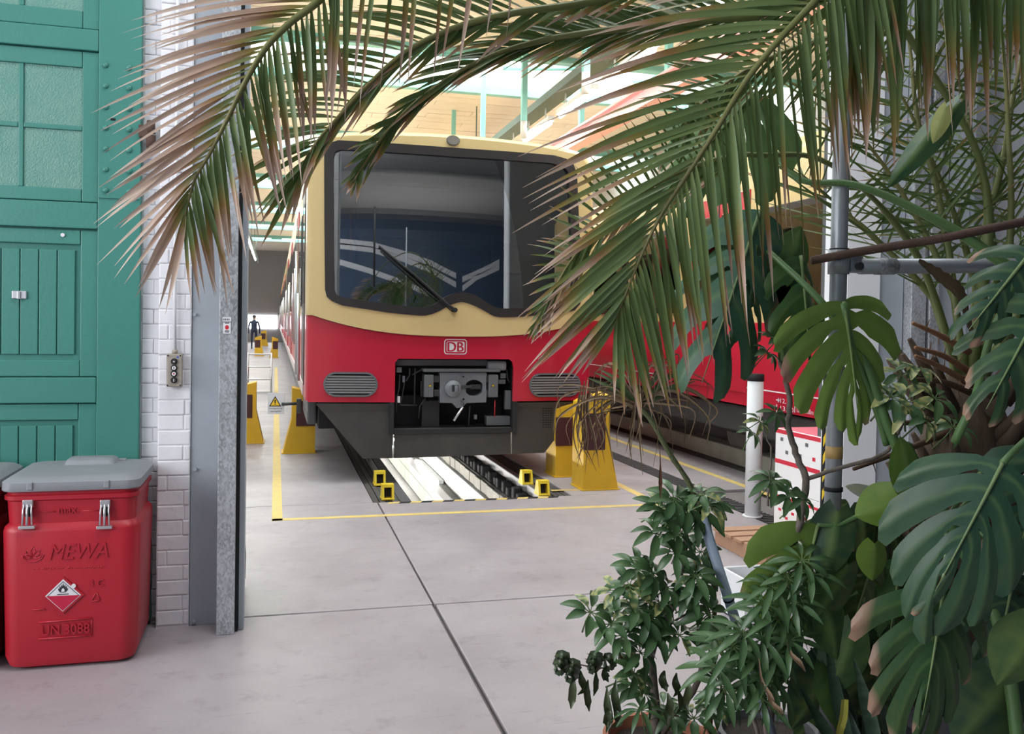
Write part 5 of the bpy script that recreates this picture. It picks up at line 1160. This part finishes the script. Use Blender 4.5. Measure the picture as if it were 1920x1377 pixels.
def sleaf(A, T, nh, w_, col, seed, fold=.25, droop=.15, name='leaf', lab=None, parent=None, m=None, heart=True):
    """undivided heart-shaped leaf"""
    rr = random.Random(seed); A, T = at(*A), at(*T); a = T-A; L = a.length; a.normalize(); nh = V(nh); nh = (nh-a*nh.dot(a)).normalized(); b = a.cross(nh); mb = MB(); n, c_ = 12, 6; vs, cs, fs = [], [], []
    for i in range(n+1):
        t = i/n; w0 = w_*L*(math.sin(math.pi*min(1, (t*.93+.07)))**.75)*(1.15-.35*t)
        for j in range(c_+1):
            f = j/c_*2-1; x = f*w0; y = t*L-(.16*L*abs(f)*(1-t)**2 if heart else 0); z = -fold*abs(x)-droop*L*t*t+.01*L*math.sin(9*t+seed)*f
            vs.append(A+b*x+a*y+nh*z); cs.append(lerp(lerp(col, YEL, .2*rr.random()), (.22, .32, .10), .4*max(0, 1-abs(f)*4)))
            if i and j: o = i*(c_+1)+j; fs.append((o-c_-2, o-c_-1, o, o-1))
    mb.add(vs, fs, cs); o = mb.build(name, m or M_mon, parent or mons, smooth=True)
    if lab: o['label'] = lab
    return o
FW = (0, -1, .35)
mleaf((1581, 566, 2.35), (1618, 800, 2.38), (0, -1, .1), .66, 6, LIGHT, 1, ldroop=.05, s0=.42, brown=.2, gap=.17, lab='bright green split leaf lit from behind', spread=.9)
mleaf((1880, 868, 2.1), (1735, 1150, 2.12), (-.2, -.75, .65), .70, 5, (.027, .076, .044), 2, brown=.2, gap=.11, s0=.55, ldroop=.10, ph0=26, spread=.85, lab='large glossy dark green leaf with oval holes')
mleaf((1768, 1105, 2.25), (1730, 1385, 2.2), (-.1, -.9, .35), .66, 5, (.032, .082, .030), 3, ph0=24, spread=.8, brown=.85, gap=.20, s0=.36, lab='split leaf with brown dried tips hanging low', holes=False)
mleaf((1532, 985, 2.5), (1500, 1130, 2.52), (.1, -.9, .3), 1.15, 3, LIGHT, 4, brown=.1, gap=.16, s0=.45, lab='light green leaf spread over the crate', holes=True, spread=.8)
mleaf((1425, 395, 2.5), (1300, 770, 2.4), (-.3, -.9, .3), .36, 4, (.038, .105, .066), 5, brown=.3, gap=.40, s0=.22, ldroop=.25, fold=.35, lab='dark blue green leaf hanging in straps before the second train', spread=.5)
mleaf((1420, 440, 2.55), (1395, 700, 2.5), (.1, -.95, .2), .40, 4, (.030, .085, .04), 6, brown=.3, gap=.45, s0=.22, ldroop=.2, fold=.3, spread=.45)
mleaf((1415, 175, 2.7), (1235, 375, 2.7), (-.3, -.8, .5), .62, 5, (.085, .165, .055), 7, brown=0, gap=.25, s0=.55, lab='pale green leaf behind the big frond')
mleaf((1500, 480, 2.5), (1525, 690, 2.45), (.2, -.9, .2), .42, 3, MID, 8, brown=.5, gap=.42, s0=.25, ldroop=.2, fold=.3, spread=.5)
sleaf((1470, 520, 2.52), (1510, 425, 2.5), (.1, -.9, .3), .42, (.05, .12, .035), 9)
mleaf((1935, 470, 2.2), (1800, 640, 2.15), (-.2, -.8, .5), .42, 4, DARK, 10, brown=.2, gap=.42, s0=.25, ldroop=.25, lab='dark leaf straps entering from the right edge', spread=.6)
mleaf((1960, 560, 2.15), (1835, 800, 2.1), (-.3, -.85, .4), .44, 4, (.026, .07, .034), 11, brown=.7, gap=.36, s0=.26, ldroop=.2, spread=.6)
sleaf((1795, 195, 2.6), (1668, 335, 2.55), (-.3, -.7, .5), .13, (.03, .10, .045), 12, fold=.5)
sleaf((1775, 200, 2.58), (1752, 262, 2.54), (-.3, -.7, .5), .20, (.36, .38, .14), 13, fold=.2)
sleaf((1709, 925, 2.3), (1692, 818, 2.3), (.1, -1, .2), .36, (.085, .165, .03), 14, fold=.18, droop=.05)
sleaf((1700, 928, 2.3), (1608, 965, 2.26), (0, -.8, .6), .40, (.11, .20, .035), 15, droop=.1)
sleaf((1640, 1020, 2.35), (1640, 1090, 2.33), (0, -1, .2), .50, (.12, .20, .035), 16, droop=.1)
mleaf((1640, 1035, 2.6), (1590, 1215, 2.55), (0, -1, .1), .40, 3, (.05, .085, .025), 17, brown=.3, gap=.30, s0=.3, ldroop=.1, fold=.3, spread=.45)
mleaf((1685, 1050, 2.65), (1670, 1220, 2.6), (.2, -1, .1), .36, 3, MID, 18, brown=.4, gap=.3, s0=.3, fold=.4, spread=.4)
sleaf((1945, 1170, 2.15), (1880, 1290, 2.12), (-.1, -.9, .4), .42, (.05, .10, .035), 19)
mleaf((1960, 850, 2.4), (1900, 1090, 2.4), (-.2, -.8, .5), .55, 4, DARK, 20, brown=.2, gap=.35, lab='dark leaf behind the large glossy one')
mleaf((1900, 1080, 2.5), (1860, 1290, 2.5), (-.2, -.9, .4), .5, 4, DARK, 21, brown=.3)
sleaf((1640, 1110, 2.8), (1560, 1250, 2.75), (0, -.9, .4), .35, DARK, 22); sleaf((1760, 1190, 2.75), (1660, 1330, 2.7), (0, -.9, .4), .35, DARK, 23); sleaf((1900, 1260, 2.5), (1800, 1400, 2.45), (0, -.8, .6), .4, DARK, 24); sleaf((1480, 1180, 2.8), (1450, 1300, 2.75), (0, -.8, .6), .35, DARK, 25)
sleaf((1660, 930, 2.5), (1590, 905, 2.5), (0, -.6, .8), .3, (.25, .26, .22), 26); sleaf((1530, 590, 2.55), (1470, 680, 2.5), (0, -.9, .3), .3, MID, 27)
for i, (x0, y0, x1, y1) in enumerate(((1570, 960, 1545, 1090), (1590, 1060, 1530, 1180), (1540, 1110, 1580, 1240), (1600, 1180, 1555, 1310), (1550, 1250, 1600, 1377))):
    sleaf((x0, y0, 2.5), (x1, y1, 2.46), (rnd.uniform(-.4, .4), -.9, .3), .34, lerp(DARK, MID, rnd.random()), 80+i, droop=.15)
for i, (x0, y0, x1, y1) in enumerate(((1700, 1200, 1560, 1350), (1800, 1180, 1760, 1370), (1640, 1240, 1700, 1400), (1880, 1300, 1740, 1420), (1560, 1230, 1500, 1380), (1720, 1080, 1800, 1220), (1850, 980, 1910, 1180), (1620, 1160, 1560, 1290))):
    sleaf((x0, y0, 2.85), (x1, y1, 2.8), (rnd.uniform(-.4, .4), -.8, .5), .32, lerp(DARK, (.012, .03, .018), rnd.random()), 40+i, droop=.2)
def stalk(pts, r0, r1, par=mons):
    P = catmull([at(*p) for p in pts], 6); n = len(P); return MB().tube(P, [r0+(r1-r0)*i/(n-1) for i in range(n)], 10).build('leaf_stalk', M_stalk, par, smooth=True)
stalk([(1700, 880, 2.45), (1665, 800, 2.42), (1625, 690, 2.4), (1575, 610, 2.4), (1520, 545, 2.42), (1440, 470, 2.5)], .015, .008)
stalk([(1662, 835, 2.44), (1640, 760, 2.42), (1600, 660, 2.38), (1581, 568, 2.35)], .009, .010)
stalk([(2000, 570, 2.55), (1890, 500, 2.5), (1800, 438, 2.5), (1700, 385, 2.52), (1600, 346, 2.55), (1480, 326, 2.6), (1415, 180, 2.7)], .0185, .006)
stalk([(1790, 830, 2.4), (1830, 740, 2.35), (1855, 640, 2.3), (1900, 540, 2.25), (1935, 470, 2.2)], .012, .008)
stalk([(1960, 800, 2.2), (1920, 830, 2.15), (1880, 868, 2.1)], .010, .008)
stalk([(1680, 960, 2.5), (1620, 965, 2.5), (1570, 985, 2.5), (1532, 985, 2.5)], .008, .006)
mstem = [(mg.x, mg.y, .3), tuple(at(1880, 1200, 2.5)), tuple(at(1790, 1000, 2.6)), tuple(at(1715, 870, 2.6)), tuple(at(1700, 840, 2.5))]
tube('stem', catmull(mstem, 5), .019, M_stalk, mons, 10)
for p in ((1880, 868, 2.1), (1768, 1105, 2.25), (1640, 1035, 2.6), (1960, 850, 2.4), (1900, 1080, 2.5)):
    q = at(*p); c = at(1760, 1000, 2.8); tube('leaf_stalk', catmull([c, (c+q)/2+V((.02, 0, .06)), q], 5), .007, M_stalk, mons, 8)
# ------------------------------------------------------------------ umbrella plants
def compound(seed, var, n=8, L=.070, wdt=.027):
    rr = random.Random(seed); mb = MB()
    for k in range(n):
        a = 2*math.pi*k/n+rr.uniform(-.15, .15); l_ = L*rr.uniform(.75, 1.12); el = rr.uniform(-.15, .35); d = V((math.cos(a), math.sin(a), 0)); sd = V((-d.y, d.x, 0)); N_ = 7; vs, cs, fs = [], [], []
        base = lerp((.036, .098, .035), (.066, .145, .050), rr.random()); vg = rr.random() < var; st = .016
        for i in range(N_+1):
            t = i/N_; p = d*(st+l_*t*math.cos(el))+V((0, 0, l_*(math.sin(el)*t-.55*t*t))); w_ = wdt*(math.sin(math.pi*min(1, t*.92+.05))**.8)*rr.uniform(.95, 1.05)
            for f in (-1, 0, 1):
                vs.append(p+sd*(f*w_/2)+V((0, 0, .22*w_*abs(f)))); c = base
                if vg and (abs(f) == 1 or t > .5) and rr.random() < .62: c = lerp(base, (.55, .52, .20), .9)
                if f == 0: c = lerp(c, (.16, .24, .10), .35)
                cs.append(c)
            if i: o = 3*i; fs += [(o-3, o-2, o+1, o), (o-2, o-1, o+2, o+1)]
        mb.add(vs, fs, cs); mb.tube([V((0, 0, -.004)), d*st], .0015, 4, False, (.12, .2, .06))
    mb.tube([V((0, 0, 0)), V((.006, .004, -.05)), V((.02, .01, -.11))], [.002, .0023, .003], 5, True, (.10, .18, .06))
    me = mb.build('leaf', M_sch, None, smooth=True); m_ = me.data; bpy.data.objects.remove(me); return m_
CG = [compound(100+i, .10) for i in range(4)]; CV = [compound(200+i, .7, 7) for i in range(3)]; CF = [compound(300+i, 0, 9, .088, .019) for i in range(3)]
def umbrella(lab, base, stems, leaves, seed, extra=1, potr=.16, potm=None, poth=.30):
    rr = random.Random(seed); b = V((base[0], base[1], 0)); t = thing('umbrella_plant', lab, 'umbrella plant', tuple(b)); pot(b.x, b.y, potr, poth, potm or M_terra, t)
    for pts, r0, r1 in stems:
        P = [V(p) if isinstance(p, Vector) else at(*p) for p in pts]; P = catmull(P, 5); n = len(P); MB().tube([p+V((rr.uniform(-1, 1), rr.uniform(-1, 1), 0))*.003 for p in P], [r0+(r1-r0)*i/(n-1) for i in range(n)], 8).build('stem', M_bark, t, smooth=True)
    for (x, y, d, sc, kind) in leaves:
        for e in range(1+(1 if rr.random() < extra else 0)):
            me = rr.choice({'g': CG, 'v': CV, 'f': CF}[kind]); o = link('leaf', me, t); x2, y2, d2 = (x, y, d) if e == 0 else (x+rr.gauss(0, 26), y+rr.gauss(0, 24), d+rr.uniform(.02, .16))
            nz = V((rr.uniform(-.5, .5), -.55+rr.uniform(-.35, .35), .75)).normalized(); q = nz.to_track_quat('Z', 'Y'); m_ = q.to_matrix().to_4x4() @ Matrix.Rotation(rr.uniform(0, 6.28), 4, 'Z'); s = sc*rr.uniform(.85, 1.1)
            o.matrix_basis = Matrix.Translation(at(x2, y2, d2)) @ m_ @ Matrix.Scale(s, 4)
    return t
b1 = at(1232, 1377, 2.75); B1 = V((b1.x, b1.y, .36))
L1 = [(1238, 952), (1265, 935), (1314, 927), (1328, 945), (1290, 950), (1231, 999), (1268, 1000), (1258, 972), (1180, 1097), (1155, 1107), (1195, 1064), (1238, 1129), (1303, 1079), (1296, 1115), (1108, 1147), (1144, 1169), (1166, 1190), (1231, 1187), (1274, 1190), (1267, 1035), (1310, 1090), (1202, 1223), (1190, 1262), (1225, 1075), (1250, 1100), (1330, 1150), (1215, 1160), (1195, 1140)]
u1 = umbrella('umbrella plant with wilted lower leaves in the terracotta pot nearest the train', (b1.x, b1.y),
    [([B1, (1226, 1290, 2.7), (1222, 1225, 2.68), (1262, 1135, 2.66), (1277, 1060, 2.65), (1286, 1000, 2.64), (1280, 955, 2.64)], .015, .007), ([(1224, 1285, 2.7), (1180, 1262, 2.7), (1150, 1200, 2.68), (1122, 1165, 2.66)], .009, .004), ([(1222, 1235, 2.69), (1208, 1190, 2.68), (1190, 1130, 2.66)], .007, .004), ([B1, (1290, 1310, 2.74), (1318, 1245, 2.72), (1310, 1180, 2.7)], .013, .006), ([(1150, 1255, 2.7), (1100, 1250, 2.7), (1065, 1240, 2.7)], .003, .002), ([(1240, 1180, 2.67), (1290, 1150, 2.68), (1330, 1130, 2.7)], .004, .003)],
    [(x, y, 2.62, 1.0, 'v' if i in (3, 8, 9) else 'g') for i, (x, y) in enumerate(L1)]+[(1202, 1331, 2.6, .8, 'f'), (1210, 1300, 2.62, .7, 'f'), (1260, 1340, 2.7, .9, 'g'), (1300, 1345, 2.7, 1, 'g'), (1340, 1320, 2.72, 1, 'g')], 51, extra=.45, poth=.365)
rw = random.Random(9)
for x, y, l_ in ((1075, 1268, 62), (1088, 1258, 45), (1102, 1275, 60), (1117, 1258, 48), (1138, 1290, 85), (1155, 1275, 80), (1142, 1325, 40), (1152, 1330, 35), (1136, 1250, 30), (1246, 1258, 40), (1268, 1262, 45), (1252, 1300, 55), (1290, 1275, 60), (1270, 1290, 50), (1180, 1210, 40)):
    ribbon(MB(), [at(x, y, 2.65), at(x+rw.uniform(-5, 5), y+l_*.35, 2.64), at(x+rw.uniform(-8, 8), y+l_*.7, 2.66), at(x+rw.uniform(-6, 6), y+l_, 2.65)], [.004, .024, .024, .003], lerp((.022, .045, .02), (.05, .07, .03), rw.random()), (rw.uniform(-.5, .5), -1, 0), 0, .4).build('wilted_leaf', M_sch, u1, smooth=True)
for x, y in ((1050, 1235), (1046, 1248), (1066, 1262), (1070, 1250), (1112, 1236), (1108, 1245), (1138, 1240)):
    ribbon(MB(), [at(x-8, y-8, 2.66), at(x+6, y-4, 2.63), at(x+4, y+9, 2.66), at(x-6, y+6, 2.68)], [.012, .028, .026, .008], (.028, .05, .025), (.2, -1, .2), .2, .5).build('wilted_leaf', M_sch, u1, smooth=True)
b2 = at(1440, 1377, 2.95); B2 = V((b2.x, b2.y, .27))
u2 = umbrella('tall umbrella plant with bare grey stem before the white cartons', (b2.x, b2.y),
    [([B2, (1455, 1200, 2.8), (1466, 1075, 2.6), (1497, 990, 2.5), (1505, 940, 2.5), (1512, 900, 2.5), (1492, 850, 2.5), (1479, 800, 2.5), (1480, 745, 2.5), (1470, 700, 2.5), (1462, 672, 2.5)], .014, .006), ([(1512, 900, 2.5), (1560, 882, 2.5), (1610, 868, 2.5), (1665, 845, 2.52), (1700, 770, 2.5)], .007, .005), ([(1440, 950, 2.5), (1445, 850, 2.5), (1430, 800, 2.5)], .003, .002)],
    [(1478, 925, 2.42, .85, 'g'), (1448, 900, 2.42, .8, 'g'), (1502, 935, 2.42, .8, 'g'), (1425, 790, 2.42, .62, 'v'), (1410, 812, 2.42, .6, 'g'), (1455, 775, 2.45, .55, 'g'), (1700, 752, 2.42, 1.1, 'v'), (1672, 742, 2.42, 1.0, 'v'), (1755, 745, 2.45, 1.1, 'v'), (1735, 785, 2.42, 1.1, 'v'), (1690, 700, 2.5, .8, 'v'), (1720, 690, 2.5, .8, 'v'), (1790, 800, 2.6, 1, 'g'), (1455, 640, 2.5, .8, 'g'), (1440, 660, 2.5, .7, 'g')], 52, extra=0, potm=M_potgrey)
b3 = at(1400, 1377, 2.65); B3 = V((b3.x+.06, b3.y-.05, .27))
LF = [(1505, 1050), (1520, 1075), (1480, 1085), (1435, 1130), (1450, 1100), (1395, 1185), (1430, 1195), (1460, 1160), (1490, 1130), (1415, 1230), (1455, 1225), (1400, 1265), (1440, 1270), (1480, 1200), (1375, 1210), (1430, 1310), (1360, 1290), (1345, 1250)]
u3 = umbrella('bushy narrow-leaved umbrella plant around the foot of the blue grey pipe', (B3.x, B3.y),
    [([B3, (1430, 1290, 2.52), (1440, 1200, 2.5), (1480, 1100, 2.48)], .010, .004), ([B3, (1400, 1300, 2.55), (1390, 1220, 2.53)], .008, .004)], [(x, y, 2.45, 1.05, 'f') for x, y in LF], 53, extra=.5, potm=M_terra)
# ------------------------------------------------------------------ cane plant with dried head
cb = at(1330, 1377, 2.95)
t = thing('cane_plant', 'thin green cane plant whose dried leaf head hangs by the jack stands', 'cane plant', (cb.x, cb.y, 0)); pot(cb.x, cb.y, .10, .26, M_terra, t)
P = catmull([V((cb.x, cb.y, .24)), at(1338, 1250, 2.78), at(1338, 1100, 2.72), at(1322, 1000, 2.68), at(1296, 915, 2.65), at(1255, 850, 2.62), at(1222, 790, 2.6), at(1196, 762, 2.6)], 5)
M_cane = mat('knobby_cane', (.12, .15, .06), .75, var=.6, scale=40, bump=.5, col2=(.06, .05, .03))
MB().tube(P, [.0075+.0012*(i % 3 == 0) for i in range(len(P))], 8).build('cane', M_cane, t, smooth=True)
rw = random.Random(4); H_ = (1196, 762)
for k in range(58):
    a = rw.uniform(math.pi*.75, math.pi*2.15) if k % 3 else rw.uniform(0, 6.28); l_ = rw.uniform(60, 165); ex, ey = H_[0]+l_*math.cos(a)*.95, H_[1]-20+abs(l_*math.sin(a))*.55*(1 if rw.random() < .75 else -1); dz_ = rw.uniform(-.08, .1)
    c = lerp((.34, .22, .14), (.12, .07, .045), rw.random()); w_ = rw.uniform(.003, .008)
    ribbon(MB(), [at(H_[0]+rw.uniform(-8, 8), H_[1]+rw.uniform(-8, 8), 2.6), at((H_[0]+ex)/2, (H_[1]+ey)/2-rw.uniform(5, 45), 2.6+dz_/2), at(ex, ey, 2.6+dz_), at(ex+rw.uniform(-16, 8), ey+rw.uniform(20, 70), 2.6+dz_)], [w_, w_*1.2, w_*.8, .001], c, (rw.uniform(-.6, .6), -1, rw.uniform(-.4, .4)), 0, .3).build('dry_leaf', M_dead, t)
for k in range(12):
    x = rw.uniform(1080, 1135); ribbon(MB(), [at(x, 730+rw.uniform(-20, 10), 2.58), at(x-6, 770, 2.57), at(x+rw.uniform(-12, 12), 820, 2.58), at(x+rw.uniform(-25, 20), 850+rw.uniform(-10, 40), 2.58)], [.004, .007, .005, .001], lerp((.40, .26, .17), (.12, .06, .04), rw.random()), (rw.uniform(-.4, .4), -1, 0), 0, .3).build('dry_leaf', M_dead, t)
for k in range(10):
    a = rw.uniform(.3, 2.8); ribbon(MB(), [at(1200, 765, 2.6), at(1200+60*math.cos(a), 750-50*math.sin(a), 2.6), at(1200+110*math.cos(a), 735-60*math.sin(a), 2.62)], [.006, .014, .002], (.04, .08, .03), (0, -1, .3)).build('green_leaf', M_sch, t, smooth=True)
ribbon(MB(), [at(1237, 835, 2.6), at(1238, 870, 2.6), at(1238, 905, 2.6), at(1238, 935, 2.6)], [.001, .004, .013, .002], (.12, .03, .02), (0, -1, 0)).build('dry_leaf', M_dead, t)
# ------------------------------------------------------------------ snake plant
sb = at(1645, 1377, 2.42); t = thing('snake_plant', 'snake plant with mottled upright leaves at the bottom among the umbrella plants', 'snake plant', (sb.x, sb.y, 0)); pot(sb.x, sb.y, .15, .28, M_terra, t)
M_snake = mat('snake_leaf', (.05, .09, .05), .4, var=.85, scale=26, col2=(.012, .03, .018), stretch=(.6, .6, 2.5))
rw = random.Random(8)
for k, (x, y) in enumerate(((1520, 1215), (1548, 1200), (1600, 1235), (1640, 1260), (1500, 1290), (1575, 1270), (1670, 1300), (1705, 1270), (1545, 1290), (1620, 1300))):
    mb = MB(); x0 = 1560+(x-1560)*.5+rw.uniform(-15, 15); bp_ = V((sb.x+rw.uniform(-.08, .08), sb.y+rw.uniform(-.06, .04), .24)); top_ = at(x, y, 2.5+rw.uniform(-.08, .1))
    ribbon(mb, [bp_, bp_.lerp(top_, .4)+V((rw.uniform(-.02, .02), -.02, 0)), bp_.lerp(top_, .75), top_], [.03, .042, .04, .006], (.05, .09, .05), (rw.uniform(-.5, .5), -1, .1), 0, .22); mb.c = []; mb.build('leaf', M_snake, t, smooth=True)
ribbon(MB(), [at(1583, 1312, 2.38), at(1580, 1345, 2.38), at(1572, 1380, 2.4), at(1570, 1430, 2.5)], [.022, .026, .026, .01], (.42, .40, .06), (0, -1, .1)).build('leaf', M_sch, t)['label'] = 'yellow leaf'
for x, y, l_ in ((1422, 1235, 105), (1475, 1200, 60), (1438, 1290, 60)):
    ribbon(MB(), [at(x, y, 2.4), at(x+5, y+l_*.4, 2.4), at(x+22, y+l_*.7, 2.4), at(x+35, y+l_, 2.42)], [.003, .010, .014, .003], (.50, .33, .22), (.2, -1, 0), .1, .4).build('dry_leaf', M_dead, u3)
# ------------------------------------------------------------------ filler plant added behind the monstera, shade put into its dark leaf colours
fb = at(1640, 1377, 3.32); t = thing('filler_plant', 'filler foliage added behind the monstera, shade put into its dark leaf colour', 'filler plant', (fb.x, fb.y, 0)); pot(fb.x, fb.y, .2, .34, M_potgrey, t)
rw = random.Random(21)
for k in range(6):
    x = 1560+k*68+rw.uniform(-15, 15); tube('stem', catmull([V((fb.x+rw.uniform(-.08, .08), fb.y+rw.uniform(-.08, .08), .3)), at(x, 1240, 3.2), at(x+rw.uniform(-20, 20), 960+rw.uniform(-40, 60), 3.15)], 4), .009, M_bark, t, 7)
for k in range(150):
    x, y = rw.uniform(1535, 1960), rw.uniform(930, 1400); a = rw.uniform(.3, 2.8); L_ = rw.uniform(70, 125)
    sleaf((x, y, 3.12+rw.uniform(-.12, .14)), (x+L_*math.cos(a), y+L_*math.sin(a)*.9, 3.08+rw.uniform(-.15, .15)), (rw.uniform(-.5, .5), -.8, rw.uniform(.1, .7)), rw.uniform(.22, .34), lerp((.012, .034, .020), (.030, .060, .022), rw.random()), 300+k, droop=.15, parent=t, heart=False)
print('individual leaflets', IND[0])
